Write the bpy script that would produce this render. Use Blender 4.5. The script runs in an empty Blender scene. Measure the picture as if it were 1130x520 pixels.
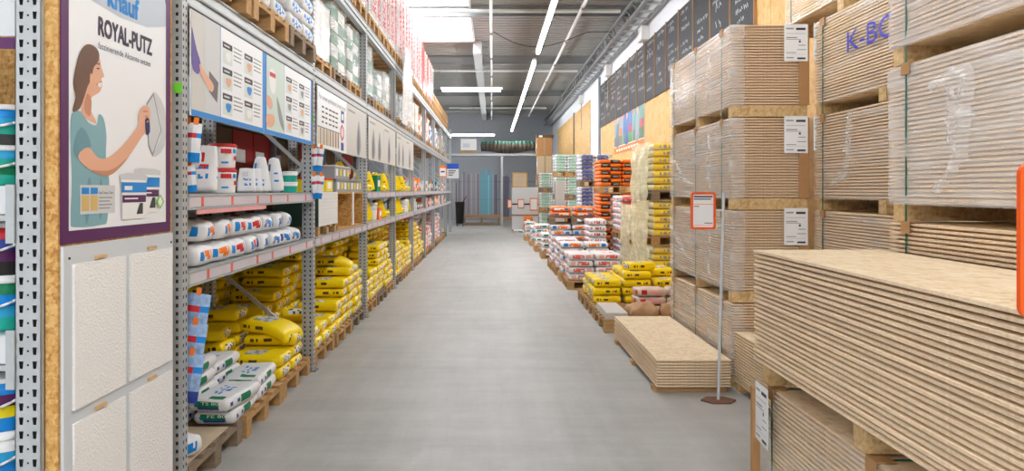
import bpy, bmesh, math, random
from mathutils import Vector, Matrix, noise
random.seed(7)
PI = math.pi
scene = bpy.context.scene
COL = scene.collection

# ---------------------------------------------------------------- camera, light, exposure
cam_d = bpy.data.cameras.new('camera')
cam_d.sensor_width = 36.0
cam_d.lens = 850.0 / 1130.0 * 36.0
cam_d.shift_x = 22.0 / 1130.0
cam_d.shift_y = -50.0 / 1130.0
cam_d.clip_end = 200
cam = bpy.data.objects.new('camera', cam_d)
COL.objects.link(cam)
cam.location = (0, 0, 1.55)
cam.rotation_euler = (PI / 2, 0, 0)
scene.camera = cam
W = bpy.data.worlds.new('world')
scene.world = W
W.use_nodes = True
W.node_tree.nodes['Background'].inputs[0].default_value = (0.80, 0.88, 1.0, 1)
W.node_tree.nodes['Background'].inputs[1].default_value = 0.6
scene.view_settings.view_transform = 'Standard'
scene.view_settings.look = 'None'
scene.view_settings.gamma = 1.0
scene.view_settings.use_curve_mapping = False
scene.view_settings.exposure = 0.30
LAMP = 52.0          # strip light emission
SKYL = 8.0          # skylight glazing emission

# ---------------------------------------------------------------- materials
def lin(c):
    return tuple((v / 255 / 12.92) if v / 255 <= .04045 else ((v / 255 + .055) / 1.055) ** 2.4 for v in c)

MATS = {}
def mat(name, rgb, rough=.6, metal=0.0, var=0.0, vscale=8.0, bump=0.0, bscale=40.0, spec=.4, emit=0.0, stretch=(1, 1, 1), coord='Object'):
    if name in MATS:
        return MATS[name]
    m = bpy.data.materials.new(name)
    m.use_nodes = True
    nt = m.node_tree
    b = nt.nodes['Principled BSDF']
    c = lin(rgb)
    b.inputs['Base Color'].default_value = (*c, 1)
    b.inputs['Roughness'].default_value = rough
    b.inputs['Metallic'].default_value = metal
    b.inputs['Specular IOR Level'].default_value = spec
    if emit:
        b.inputs['Emission Color'].default_value = (*c, 1)
        b.inputs['Emission Strength'].default_value = emit
    if var or bump:
        tc = nt.nodes.new('ShaderNodeTexCoord')
        mp = nt.nodes.new('ShaderNodeMapping')
        mp.inputs['Scale'].default_value = stretch
        nt.links.new(tc.outputs[coord], mp.inputs['Vector'])
    if var:
        n = nt.nodes.new('ShaderNodeTexNoise')
        n.inputs['Scale'].default_value = vscale
        n.inputs['Detail'].default_value = 6
        n.inputs['Roughness'].default_value = .65
        nt.links.new(mp.outputs[0], n.inputs['Vector'])
        r = nt.nodes.new('ShaderNodeMapRange')
        r.inputs[1].default_value = .3; r.inputs[2].default_value = .7
        r.inputs[3].default_value = 1 - var; r.inputs[4].default_value = 1 + var
        nt.links.new(n.outputs['Fac'], r.inputs[0])
        mx = nt.nodes.new('ShaderNodeMix'); mx.data_type = 'RGBA'; mx.blend_type = 'MULTIPLY'
        mx.inputs[0].default_value = 1
        mx.inputs[6].default_value = (*c, 1)
        nt.links.new(r.outputs[0], mx.inputs[7])
        nt.links.new(mx.outputs[2], b.inputs['Base Color'])
    if bump:
        n2 = nt.nodes.new('ShaderNodeTexNoise')
        n2.inputs['Scale'].default_value = bscale
        n2.inputs['Detail'].default_value = 4
        nt.links.new(mp.outputs[0], n2.inputs['Vector'])
        bp = nt.nodes.new('ShaderNodeBump')
        bp.inputs['Strength'].default_value = bump
        bp.inputs['Distance'].default_value = .01
        nt.links.new(n2.outputs['Fac'], bp.inputs['Height'])
        nt.links.new(bp.outputs[0], b.inputs['Normal'])
    MATS[name] = m
    return m

def osb_mat(name, base, dark, light, scale=26.0, rough=.62):
    """pressed strand board: elongated flakes of three tones"""
    m = bpy.data.materials.new(name); m.use_nodes = True
    nt = m.node_tree; b = nt.nodes['Principled BSDF']
    b.inputs['Roughness'].default_value = rough
    b.inputs['Specular IOR Level'].default_value = .25
    tc = nt.nodes.new('ShaderNodeTexCoord')
    cols = []
    facs = []
    for i, (st, rot) in enumerate((((1, .35, .6), .4), ((.35, 1, .6), -.5))):
        mp = nt.nodes.new('ShaderNodeMapping')
        mp.inputs['Scale'].default_value = st
        mp.inputs['Rotation'].default_value = (rot * .5, rot, rot)
        nt.links.new(tc.outputs['Object'], mp.inputs['Vector'])
        v = nt.nodes.new('ShaderNodeTexVoronoi')
        v.inputs['Scale'].default_value = scale * (1 + .3 * i)
        nt.links.new(mp.outputs[0], v.inputs['Vector'])
        sx = nt.nodes.new('ShaderNodeSeparateColor')
        nt.links.new(v.outputs['Color'], sx.inputs[0])
        facs.append(sx.outputs[0])
    ad = nt.nodes.new('ShaderNodeMath'); ad.operation = 'ADD'
    nt.links.new(facs[0], ad.inputs[0]); nt.links.new(facs[1], ad.inputs[1])
    ml = nt.nodes.new('ShaderNodeMath'); ml.operation = 'MULTIPLY'; ml.inputs[1].default_value = .5
    nt.links.new(ad.outputs[0], ml.inputs[0])
    cr = nt.nodes.new('ShaderNodeValToRGB')
    e = cr.color_ramp.elements
    e[0].position = .08; e[0].color = (*lin(dark), 1)
    e[1].position = .92; e[1].color = (*lin(light), 1)
    k = e.new(.42); k.color = (*lin(base), 1)
    nt.links.new(ml.outputs[0], cr.inputs[0])
    nt.links.new(cr.outputs[0], b.inputs['Base Color'])
    bp = nt.nodes.new('ShaderNodeBump'); bp.inputs['Strength'].default_value = .25; bp.inputs['Distance'].default_value = .004
    nt.links.new(ml.outputs[0], bp.inputs['Height']); nt.links.new(bp.outputs[0], b.inputs['Normal'])
    MATS[name] = m
    return m

def film_mat(name, lo=.12, hi=.75, scale=5.0, tint=(255, 255, 255)):
    """clear stretch film: transparent sheet with glossy, milky wrinkles and painted highlight streaks"""
    m = bpy.data.materials.new(name); m.use_nodes = True
    nt = m.node_tree; nt.nodes.clear()
    out = nt.nodes.new('ShaderNodeOutputMaterial')
    tr = nt.nodes.new('ShaderNodeBsdfTransparent')
    b = nt.nodes.new('ShaderNodeBsdfPrincipled')
    b.inputs['Base Color'].default_value = (*lin(tint), 1)
    b.inputs['Roughness'].default_value = .22
    b.inputs['Specular IOR Level'].default_value = .6
    tc = nt.nodes.new('ShaderNodeTexCoord')
    mp = nt.nodes.new('ShaderNodeMapping'); mp.inputs['Scale'].default_value = (1, .55, 2.2)
    mp.inputs['Rotation'].default_value = (.5, 0, 0)
    nt.links.new(tc.outputs['Object'], mp.inputs['Vector'])
    n = nt.nodes.new('ShaderNodeTexNoise'); n.inputs['Scale'].default_value = scale; n.inputs['Detail'].default_value = 7
    n.inputs['Distortion'].default_value = .35
    nt.links.new(mp.outputs[0], n.inputs['Vector'])
    mp2 = nt.nodes.new('ShaderNodeMapping'); mp2.inputs['Scale'].default_value = (1, .12, 26)  # long white streaks, painted in as highlights along the board edges
    nt.links.new(tc.outputs['Object'], mp2.inputs['Vector'])
    n2 = nt.nodes.new('ShaderNodeTexNoise'); n2.inputs['Scale'].default_value = scale * .8; n2.inputs['Detail'].default_value = 3
    nt.links.new(mp2.outputs[0], n2.inputs['Vector'])
    av = nt.nodes.new('ShaderNodeMath'); av.operation = 'MULTIPLY_ADD'; av.inputs[1].default_value = .45
    hf = nt.nodes.new('ShaderNodeMath'); hf.operation = 'MULTIPLY'; hf.inputs[1].default_value = .55
    nt.links.new(n.outputs['Fac'], hf.inputs[0])
    nt.links.new(n2.outputs['Fac'], av.inputs[0]); nt.links.new(hf.outputs[0], av.inputs[2])
    r = nt.nodes.new('ShaderNodeMapRange')
    r.inputs[1].default_value = .47; r.inputs[2].default_value = .70
    r.inputs[3].default_value = lo; r.inputs[4].default_value = hi
    nt.links.new(av.outputs[0], r.inputs[0])
    mx = nt.nodes.new('ShaderNodeMixShader')
    nt.links.new(r.outputs[0], mx.inputs[0])
    nt.links.new(tr.outputs[0], mx.inputs[1]); nt.links.new(b.outputs[0], mx.inputs[2])
    nt.links.new(mx.outputs[0], out.inputs[0])
    MATS[name] = m
    return m

def floor_mat():
    m = bpy.data.materials.new('polished_concrete'); m.use_nodes = True
    nt = m.node_tree; b = nt.nodes['Principled BSDF']
    b.inputs['Specular IOR Level'].default_value = .35
    tc = nt.nodes.new('ShaderNodeTexCoord')
    def nz(sc, st, det=6):
        mp = nt.nodes.new('ShaderNodeMapping'); mp.inputs['Scale'].default_value = st
        nt.links.new(tc.outputs['Object'], mp.inputs['Vector'])
        n = nt.nodes.new('ShaderNodeTexNoise'); n.inputs['Scale'].default_value = sc; n.inputs['Detail'].default_value = det
        n.inputs['Roughness'].default_value = .7
        nt.links.new(mp.outputs[0], n.inputs['Vector']); return n.outputs['Fac']
    a = nz(.8, (1, .6, 1)); c = nz(7, (1, .8, 1), 9); d = nz(2.2, (.25, 1.6, 1), 9); g = nz(3.0, (1.8, .10, 1), 8)
    def mr(src, a0, a1, b0, b1):
        r = nt.nodes.new('ShaderNodeMapRange'); nt.links.new(src, r.inputs[0])
        for i, v in enumerate((a0, a1, b0, b1)): r.inputs[i + 1].default_value = v
        return r.outputs[0]
    def mul(p, q):
        x = nt.nodes.new('ShaderNodeMath'); x.operation = 'MULTIPLY'
        nt.links.new(p, x.inputs[0]); nt.links.new(q, x.inputs[1]); return x.outputs[0]
    f = mul(mul(mul(mr(a, .35, .65, .86, 1.08), mr(c, .3, .7, .90, 1.08)), mr(d, .35, .7, .90, 1.08)), mr(g, .35, .8, .96, 1.14))
    mx = nt.nodes.new('ShaderNodeMix'); mx.data_type = 'RGBA'; mx.blend_type = 'MULTIPLY'; mx.inputs[0].default_value = 1
    mx.inputs[6].default_value = (*lin((170, 169, 165)), 1)
    nt.links.new(f, mx.inputs[7]); nt.links.new(mx.outputs[2], b.inputs['Base Color'])
    nt.links.new(mr(c, .3, .7, .34, .55), b.inputs['Roughness'])
    return m

M_FLOOR = floor_mat()
OSB = osb_mat('osb_face', (236, 212, 176), (220, 190, 148), (244, 226, 196), scale=44)
OSBW = osb_mat('osb_wall', (218, 176, 112), (206, 160, 94), (228, 190, 130), scale=16)
OSBD = osb_mat('osb_dark', (198, 152, 86), (168, 118, 58), (218, 180, 118), scale=95)
SKID = osb_mat('osb_skid', (206, 172, 120), (182, 144, 94), (222, 192, 144), scale=70)
EDGE = mat('osb_edge', (238, 212, 178), .75, var=.14, vscale=60)
EDGE2 = mat('osb_edge_raw', (226, 197, 162), .8, var=.16, vscale=70)
WOOD = mat('pallet_wood', (186, 146, 96), .75, var=.22, vscale=7, stretch=(1, 1, 3), bump=.3)
WOODG = mat('pallet_wood_grey', (140, 122, 102), .8, var=.25, vscale=7, stretch=(1, 1, 3), bump=.3)
CARD = mat('cardboard', (176, 132, 86), .75, var=.08)
CARDL = mat('cardboard_light', (206, 186, 158), .75, var=.06)
STEEL = mat('rack_steel', (186, 190, 192), .42, metal=.25, var=.05)
STEELD = mat('rack_steel_dark', (132, 136, 138), .5, metal=.3)
GALV = mat('galvanised', (176, 181, 184), .5, metal=.15, var=.06, vscale=14)
PAINTW = mat('white_paint', (232, 233, 232), .6)
WALLW = mat('wall_white', (232, 235, 240), .7, var=.015)
WALLB = mat('wall_grey', (150, 154, 160), .75, var=.03)
CEIL = mat('ceiling_sheet', (146, 146, 142), .6, var=.04)
CEILB = mat('ceiling_beam', (136, 138, 138), .55)
PIPE = mat('pipe_grey', (206, 208, 206), .4, metal=.2)
BLACK = mat('black_plastic', (24, 24, 26), .5)
DARK = mat('dark_grey', (58, 58, 60), .6)
SLATE = mat('blackboard', (50, 52, 56), .7, var=.18, vscale=3)
CHALK = mat('chalk', (226, 228, 230), .9)
WHITE = mat('paper_white', (240, 240, 240), .55)
BAGW = mat('bag_white', (232, 233, 235), .5, var=.03, bump=.25, bscale=14)
BAGY = mat('bag_yellow', (255, 222, 0), .40, var=.04, bump=.25, bscale=14)
BAGC = mat('bag_cream', (242, 236, 200), .4, var=.05, bump=.3, bscale=14)
BAGB = mat('bag_brown', (190, 148, 108), .7, var=.1, bump=.5, bscale=16)
BAGT = mat('bag_tan', (214, 196, 178), .6, var=.08, bump=.4, bscale=16)
RED = mat('print_red', (206, 38, 44), .5)
ORANGE = mat('print_orange', (248, 126, 34), .5)
BLUE = mat('print_blue', (8, 134, 216), .5)
DBLUE = mat('print_dark_blue', (44, 66, 150), .5)
NAVY = mat('print_navy', (32, 40, 92), .5)
GREEN = mat('print_green', (0, 122, 80), .5)
LGREEN = mat('print_pale_green', (150, 196, 172), .5)
TEAL = mat('print_teal', (30, 170, 150), .45)
PURPLE = mat('print_purple', (86, 30, 88), .5)
PINK = mat('print_pink', (240, 168, 168), .5)
BROWN = mat('print_brown', (92, 62, 26), .5)
INK = mat('print_black', (34, 32, 34), .6)
GREY = mat('print_grey', (150, 152, 156), .6)
LGREY = mat('print_light_grey', (208, 211, 214), .55)
YELLOW = mat('plastic_yellow', (236, 214, 20), .4)
STRAP = mat('strap_green', (14, 92, 74), .4)
FILM = film_mat('stretch_film', .05, .42, 3.0)
FILMH = film_mat('stretch_film_heavy', .16, .72, 6)
FILMA = film_mat('stretch_film_aisle', .24, .62, 3.0)
FILMM = film_mat('milky_film', .62, .97, 7)
film_cream = film_mat('cream_film', .55, .92, 5, (250, 242, 200))
FILMF = film_mat('crease_film', .15, .62, 14)
FILMD = film_mat('stretch_film_thick', .26, .62, 3.0)
TUBE = mat('lamp_tube', (250, 252, 255), .5, emit=LAMP)
GLAZE = mat('skylight_glazing', (250, 252, 255), .5, emit=SKYL)

# ---------------------------------------------------------------- text outlines (before the scene fills up)
TXT = {}
def text_outline(s):
    if s in TXT: return TXT[s]
    cu = bpy.data.curves.new('text', 'FONT'); cu.body = s; cu.size = 1.0; cu.resolution_u = 3
    ob = bpy.data.objects.new('text', cu); COL.objects.link(ob)
    dg = bpy.context.evaluated_depsgraph_get()
    me = bpy.data.meshes.new_from_object(ob.evaluated_get(dg))
    vs = [(v.co.x, v.co.y) for v in me.vertices]; fs = [tuple(p.vertices) for p in me.polygons]
    w = max(v[0] for v in vs); x0 = min(v[0] for v in vs)
    vs = [(x - x0, y) for x, y in vs]
    TXT[s] = (vs, fs, w - x0)
    bpy.data.objects.remove(ob); bpy.data.curves.remove(cu); bpy.data.meshes.remove(me)
    return TXT[s]
for s in ('ROYAL-PUTZ', 'faszinierende Akzente setzen', 'knauf', 'KNAUF', 'K-BOARD', 'ROCKWOOL', 'TS 80', 'FE 80', 'ALLEGRO', 'Knauf',
          'Für einen perfekten Untergrund', 'Knauf Compact Colours'):
    text_outline(s)

# ---------------------------------------------------------------- mesh helpers
class MB:
    def __init__(s): s.v = []; s.f = []; s.m = []; s.mats = []
    def slot(s, m):
        if m not in s.mats: s.mats.append(m)
        return s.mats.index(m)
    def face(s, pts, m):
        i = len(s.v); s.v += [tuple(p) for p in pts]; s.f.append(tuple(range(i, i + len(pts)))); s.m.append(s.slot(m))
    def box(s, x0, x1, y0, y1, z0, z1, m):
        i = len(s.v)
        s.v += [(x0, y0, z0), (x1, y0, z0), (x1, y1, z0), (x0, y1, z0), (x0, y0, z1), (x1, y0, z1), (x1, y1, z1), (x0, y1, z1)]
        k = s.slot(m)
        for q in ((0, 3, 2, 1), (4, 5, 6, 7), (0, 1, 5, 4), (1, 2, 6, 5), (2, 3, 7, 6), (3, 0, 4, 7)):
            s.f.append(tuple(i + a for a in q)); s.m.append(k)
        return s
    def bar(s, a, b, w, h, m, up=(0, 0, 1)):
        a = Vector(a); b = Vector(b); d = (b - a).normalized(); up = Vector(up)
        if abs(d.dot(up)) > .98: up = Vector((1, 0, 0))
        r = d.cross(up).normalized() * w / 2; u = r.cross(d).normalized() * h / 2
        i = len(s.v); k = s.slot(m)
        for p in (a, b):
            s.v += [tuple(p - r - u), tuple(p + r - u), tuple(p + r + u), tuple(p - r + u)]
        for q in ((0, 1, 2, 3), (7, 6, 5, 4), (0, 4, 5, 1), (1, 5, 6, 2), (2, 6, 7, 3), (3, 7, 4, 0)):
            s.f.append(tuple(i + a_ for a_ in q)); s.m.append(k)
        return s
    def tube(s, a, b, r, m, n=10, r2=None, caps=True):
        a = Vector(a); b = Vector(b); d = (b - a).normalized()
        up = Vector((0, 0, 1)) if abs(d.z) < .95 else Vector((1, 0, 0))
        e = d.cross(up).normalized(); g = e.cross(d)
        i = len(s.v); k = s.slot(m); r2 = r if r2 is None else r2
        for p, rr in ((a, r), (b, r2)):
            for j in range(n):
                t = 2 * PI * j / n
                s.v.append(tuple(p + e * math.cos(t) * rr + g * math.sin(t) * rr))
        for j in range(n):
            s.f.append((i + j, i + (j + 1) % n, i + n + (j + 1) % n, i + n + j)); s.m.append(k)
        if caps:
            s.f.append(tuple(i + n - 1 - j for j in range(n))); s.m.append(k)
            s.f.append(tuple(i + n + j for j in range(n))); s.m.append(k)
        return s
    def lathe(s, cx, cy, prof, n=18):
        """prof: (r, z, material of the band that ends here)"""
        i = len(s.v)
        for r, z, _ in prof:
            for j in range(n):
                t = 2 * PI * j / n
                s.v.append((cx + r * math.cos(t), cy + r * math.sin(t), z))
        for q in range(1, len(prof)):
            k = s.slot(prof[q][2])
            for j in range(n):
                a = i + (q - 1) * n + j; b = i + (q - 1) * n + (j + 1) % n
                s.f.append((a, b, b + n, a + n)); s.m.append(k)
        s.f.append(tuple(i + n - 1 - j for j in range(n))); s.m.append(s.slot(prof[0][2]))
        e = i + (len(prof) - 1) * n
        s.f.append(tuple(e + j for j in range(n))); s.m.append(s.slot(prof[-1][2]))
        return s
    def mesh(s, name, smooth=False):
        me = bpy.data.meshes.new(name)
        me.from_pydata(s.v, [], s.f)
        for m in s.mats: me.materials.append(m)
        me.polygons.foreach_set('material_index', s.m)
        if smooth: me.polygons.foreach_set('use_smooth', [True] * len(s.f))
        me.update()
        return me
    def build(s, name, parent=None, smooth=False, loc=None, rot=None):
        return link(name, s.mesh(name, smooth), parent, loc, rot)

def link(name, me, parent=None, loc=None, rot=None):
    o = bpy.data.objects.new(name, me); COL.objects.link(o)
    if parent: o.parent = parent
    if loc: o.location = loc
    if rot: o.rotation_euler = rot
    return o

def tag(o, label, cat, group=None):
    o['label'] = label; o['category'] = cat
    if group: o['group'] = group
    return o

def thing(name, label, cat, loc=(0, 0, 0), rot=(0, 0, 0), group=None):
    o = link(name, None, None, loc, rot); o.empty_display_size = .1
    return tag(o, label, cat, group)

def struct(o):
    o['kind'] = 'structure'; return o

ORD = ['', 'first', 'second', 'third', 'fourth', 'fifth', 'sixth', 'seventh', 'eighth', 'ninth', 'tenth', 'eleventh', 'twelfth', 'thirteenth',
       'fourteenth', 'fifteenth', 'sixteenth', 'seventeenth', 'eighteenth', 'nineteenth', 'twentieth', 'twenty-first', 'twenty-second',
       'twenty-third', 'twenty-fourth', 'twenty-fifth', 'twenty-sixth', 'twenty-seventh', 'twenty-eighth', 'twenty-ninth', 'thirtieth']

def smooth_poly(pts, n=4):
    out = []; L = len(pts)
    for i in range(L):
        p0, p1, p2, p3 = pts[i - 1], pts[i], pts[(i + 1) % L], pts[(i + 2) % L]
        for j in range(n):
            t = j / n
            out.append(tuple(.5 * ((2 * b) + (c - a) * t + (2 * a - 5 * b + 4 * c - d) * t * t + (3 * b - a - 3 * c + d) * t ** 3)
                             for a, b, c, d in zip(p0, p1, p2, p3)))
    return out

class Sheet:
    """flat print on a plane: points are (s, t) along U and V from O; layers sit a hair apart"""
    def __init__(s, O, U, V, step=.0006):
        s.O = Vector(O); s.U = Vector(U).normalized(); s.V = Vector(V).normalized(); s.N = s.U.cross(s.V); s.mb = MB(); s.step = step; s.k = 1
    def P(s, p, k): return s.O + s.U * p[0] + s.V * p[1] + s.N * (s.step * k)
    def poly(s, pts, m, k=1, sm=0):
        if sm: pts = smooth_poly(pts, sm)
        a = sum(pts[i - 1][0] * pts[i][1] - pts[i][0] * pts[i - 1][1] for i in range(len(pts)))
        if a < 0: pts = pts[::-1]
        s.mb.face([s.P(p, k) for p in pts], m)
    def rect(s, x0, x1, y0, y1, m, k=1): s.poly([(x0, y0), (x1, y0), (x1, y1), (x0, y1)], m, k)
    def text(s, st, x, y, h, m, k=3, width=None, vertical=False, bold=0.0):
        if bold:
            for n_, (dx, dy) in enumerate(((bold, 0), (0, bold), (bold, bold))): s.text(st, x + dx, y + dy, h, m, k + .5 + n_ * .5, width, vertical)
        vs, fs, w = text_outline(st); sc = h / .72; sx = sc if width is None else width / w
        i = len(s.mb.v); sl = s.mb.slot(m)
        for a, b in vs:
            p = (x + a * sx, y + b * sc) if not vertical else (x - b * sc, y + a * sx)
            s.mb.v.append(tuple(s.P(p, k)))
        for f in fs: s.mb.f.append(tuple(i + q for q in f)); s.mb.m.append(sl)
    def build(s, parent, name='print'): return s.mb.build(name, parent)

# ---------------------------------------------------------------- bags
def bag_mesh(name, L, Wd, H, mats, paint, seed, puff=.16, bend=0.0, nu=26, nv=14, nw=6, slump=0.0, lump=1.0):
    """filled paper sack, origin at bottom centre; paint(u, v, w, side) picks the material slot"""
    ids = {}; vs = []; fs = []; ms = []
    off = Vector((seed * 3.7, seed * 1.9, seed * 5.3))
    def vert(i, j, k):
        key = (i, j, k)
        if key in ids: return ids[key]
        u = 2 * i / nu - 1; v = 2 * j / nv - 1; w = 2 * k / nw - 1
        fu = 1 - abs(u) ** 5; fv = 1 - abs(v) ** 4
        th = (1 - puff * 1.3) + puff * 1.3 * fu * fv
        rx = 1 - .06 * w * w - .03 * v * v; ry = 1 - .10 * w * w - .035 * abs(u) ** 3
        x = u * L / 2 * rx; y = v * Wd / 2 * ry
        z = H / 2 + w * H / 2 * th
        if w < 0: z = H / 2 + w * H / 2 * (th * .5 + .5)
        n = noise.noise_vector(Vector((x * 9, y * 9, z * 9)) + off)
        n2 = noise.noise_vector(Vector((x * 24, y * 24, z * 24)) + off)
        a = .055 * H * lump
        x += n.x * a * 1.2 + n2.x * a * .4; y += n.y * a * 1.2 + n2.y * a * .4
        if w > -.9: z += (n.z * a * 1.4 + n2.z * a * .5) * (.4 + .6 * (w + 1) / 2)
        if bend: z += -bend * (x / (L / 2)) ** 2 + (bend if bend > 0 else 0)
        if slump: z -= slump * max(0, x / (L / 2)) ** 2
        z = max(z, .001) if not bend and not slump else z
        ids[key] = len(vs); vs.append((x, y, z)); return ids[key]
    def quad(a, b, c, d, u, v, w, side):
        fs.append((vert(*a), vert(*b), vert(*c), vert(*d))); ms.append(paint(u, v, w, side))
    for i in range(nu):
        u = 2 * (i + .5) / nu - 1
        for j in range(nv):
            v = 2 * (j + .5) / nv - 1
            quad((i, j, nw), (i + 1, j, nw), (i + 1, j + 1, nw), (i, j + 1, nw), u, v, 1, 'top')
            quad((i, j, 0), (i, j + 1, 0), (i + 1, j + 1, 0), (i + 1, j, 0), u, v, -1, 'bot')
        for k in range(nw):
            w = 2 * (k + .5) / nw - 1
            quad((i, 0, k), (i + 1, 0, k), (i + 1, 0, k + 1), (i, 0, k + 1), u, -1, w, 'long')
            quad((i, nv, k), (i, nv, k + 1), (i + 1, nv, k + 1), (i + 1, nv, k), u, 1, w, 'long')
    for j in range(nv):
        v = 2 * (j + .5) / nv - 1
        for k in range(nw):
            w = 2 * (k + .5) / nw - 1
            quad((0, j, k), (0, j, k + 1), (0, j + 1, k + 1), (0, j + 1, k), -1, v, w, 'end')
            quad((nu, j, k), (nu, j + 1, k), (nu, j + 1, k + 1), (nu, j, k + 1), 1, v, w, 'end')
    mxx = max(abs(v[0]) for v in vs); mxy = max(abs(v[1]) for v in vs)
    kx = L / 2 / mxx * .98; ky = Wd / 2 / mxy * .98; kz = 1 if (bend or slump) else H / max(v[2] for v in vs)
    vs = [(x * kx, y * ky, z * kz) for x, y, z in vs]
    me = bpy.data.meshes.new(name); me.from_pydata(vs, [], fs)
    for m in mats: me.materials.append(m)
    me.polygons.foreach_set('material_index', ms)
    me.polygons.foreach_set('use_smooth', [True] * len(fs)); me.update()
    return me

def hsh(*a):
    x = 0.0
    for i, q in enumerate(a): x += math.sin(q * 12.9898 + i * 78.233 + 1.3) * 43758.5453
    return x - math.floor(x)

def p_yellow(u, v, w, s):
    if s == 'top':
        if -.55 < u < .25 and -.7 < v < .55: return 1 if hsh(int(u * 9), int(v * 6)) > .35 else 2
        return 0
    if s == 'long':
        if -.3 < w < .35 and -.75 < u < .1: return 3 if hsh(int((u + 2) * 13), int((w + 2) * 3)) > .45 else 0
        if -.3 < w < .35 and .35 < u < .7: return 3 if hsh(int((u + 2) * 13), 7) > .5 else 0
        return 0
    if s == 'end':
        if abs(v) < .55 and abs(w) < .6: return 4 if hsh(int((v + 2) * 7), int((w + 2) * 4)) > .3 else 3
        return 0
    return 0
def p_white_green(u, v, w, s):
    if s == 'end':
        if -.6 < v < .75 and -.2 < w < .75: return 1
        if -.6 < v < .6 and -.75 < w < -.3: return 2
        return 0
    if s == 'long':
        if -.2 < u < .3 and abs(w) < .6: return 1
        if -.85 < u < -.3 and -.4 < w < .4: return 2 if hsh(int((u + 2) * 15), int((w + 2) * 3)) > .35 else 0
        return 0
    if s == 'top':
        if -.9 < u < -.68 and -.7 < v < .2: return 1
        if -.55 < u < .4 and -.5 < v < .5: return 3 if hsh(int((u + 2) * 9), int((v + 2) * 7)) > .72 else 0
    return 0
def p_band(u, v, w, s):                  # white with a wide coloured name band on every long side
    if s in ('long', 'end'):
        q = u if s == 'long' else v
        if -.6 < w < .6 and -.75 < q < -.35: return 2
        if -.6 < w < .6 and -.25 < q < .7: return 1 if hsh(int((q + 2) * 11), int((w + 2) * 2)) > .15 else 0
    if s == 'top':
        if -.5 < u < .6 and -.3 < v < .4: return 1 if hsh(int((u + 2) * 7), int((v + 2) * 6)) > .6 else 0
    return 0
def p_text(u, v, w, s):                  # white with loose lines of print
    if s == 'top': return 1 if abs(v) < .6 and abs(u) < .8 and hsh(int((u + 2) * 13), int((v + 2) * 6)) > .62 else 0
    if s == 'bot': return 0
    q = u if s == 'long' else v
    return 1 if abs(w) < .55 and -.7 < q < .7 and hsh(int((q + 2) * 13), int((w + 2) * 3)) > .5 else 0
def p_half(u, v, w, s):                  # orange with black half
    if s == 'long': return (2 if abs(w) < .3 and .2 < u < .75 and hsh(int((u + 2) * 8), 1) > .5 else 1) if abs(w) < .8 and -.05 < u < .9 else 0
    if s == 'top': return 1 if u > .3 and abs(v) < .7 else 0
    return 0
def p_block(u, v, w, s):                 # one big block of colour
    if s == 'long' and -.8 < u < .8 and abs(w) < .8: return 1 if hsh(int((u + 2) * 9), int((w + 2) * 3)) > .12 else 0
    if s == 'end': return 1 if abs(v) < .7 and abs(w) < .5 and hsh(int((v + 2) * 7), int((w + 2) * 2)) > .5 else 0
    return 0
def p_plain(u, v, w, s): return 0
def p_creamy(u, v, w, s):                # yellow long side, cream ends
    if s == 'end': return 1
    if s == 'long': return 2 if abs(w) < .5 and abs(u) < .5 and hsh(int((u + 2) * 9), int((w + 2) * 3)) > .5 else 0
    return 0

def p_stand(u, v, w, s):                 # upright sack: print on both broad faces
    if s in ('top', 'bot'):
        if .25 < u < .62 and -.6 < v < .2: return 1
        if -.1 < u < .15 and -.5 < v < .7: return 1 if hsh(int((u + 2) * 9), int((v + 2) * 5)) > .4 else 2
        if -.6 < u < -.3 and abs(v) < .6: return 2 if hsh(int((u + 2) * 11), int((v + 2) * 6)) > .55 else 0
    if s == 'long' and -.5 < u < .6 and abs(w) < .4: return 2 if hsh(int((u + 2) * 9), 3) > .45 else 0
    return 0
KIND = {}
def kind(key, L, Wd, H, mats, paint, n=3, **kw):
    KIND[key] = (L, Wd, H, [bag_mesh(key, L, Wd, H, mats, paint, q + len(KIND) * 5, **kw) for q in range(n)])
kind('yellow', .42, .30, .094, [BAGY, LGREY, GREY, BROWN, WHITE], p_yellow, 4)
kind('yellow_droop', .44, .31, .10, [BAGY, LGREY, GREY, BROWN, WHITE], p_yellow, 2, slump=.07, puff=.2)
kind('yellow_far', .36, .30, .10, [BAGY, LGREY, GREY, BROWN, WHITE], p_yellow, 4)
kind('white_green', .50, .26, .082, [BAGW, GREEN, DBLUE, BLUE], p_white_green, 3, puff=.1)
kind('orange_mark', .25, .28, .125, [BAGW, ORANGE, BLUE], p_band, 3, nu=18, nv=12, nw=5, puff=.28, lump=1.6)
kind('red_mark', .25, .28, .125, [BAGW, RED, BLUE], p_band, 3, nu=18, nv=12, nw=5, puff=.28, lump=1.6)
kind('blue_mark', .25, .28, .125, [BAGW, BLUE, DBLUE], p_band, 3, nu=18, nv=12, nw=5, puff=.28, lump=1.6)
kind('blue_text', .46, .38, .12, [BAGW, BLUE], p_text, 3)
kind('orange_white', .42, .40, .105, [BAGW, ORANGE, BLUE], p_band, 3)
kind('red_white', .42, .40, .105, [BAGW, mat('print_soft_red', (228, 96, 92), .5), PINK], p_band, 3)
kind('orange_black', .45, .42, .074, [ORANGE, INK, GREY], p_half, 3, nu=16, nv=8, nw=4)
kind('blue_white', .36, .40, .088, [BAGW, DBLUE], p_block, 3, nu=16, nv=8, nw=4)
kind('green_white', .37, .40, .085, [BAGW, LGREEN], p_block, 3, nu=16, nv=8, nw=4)
kind('red_block', .38, .42, .105, [BAGW, RED], p_block, 3, nu=16, nv=8, nw=4)
kind('cream_yellow', .42, .42, .098, [BAGY, BAGC, GREY], p_creamy, 3, nu=16, nv=8, nw=4)
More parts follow.
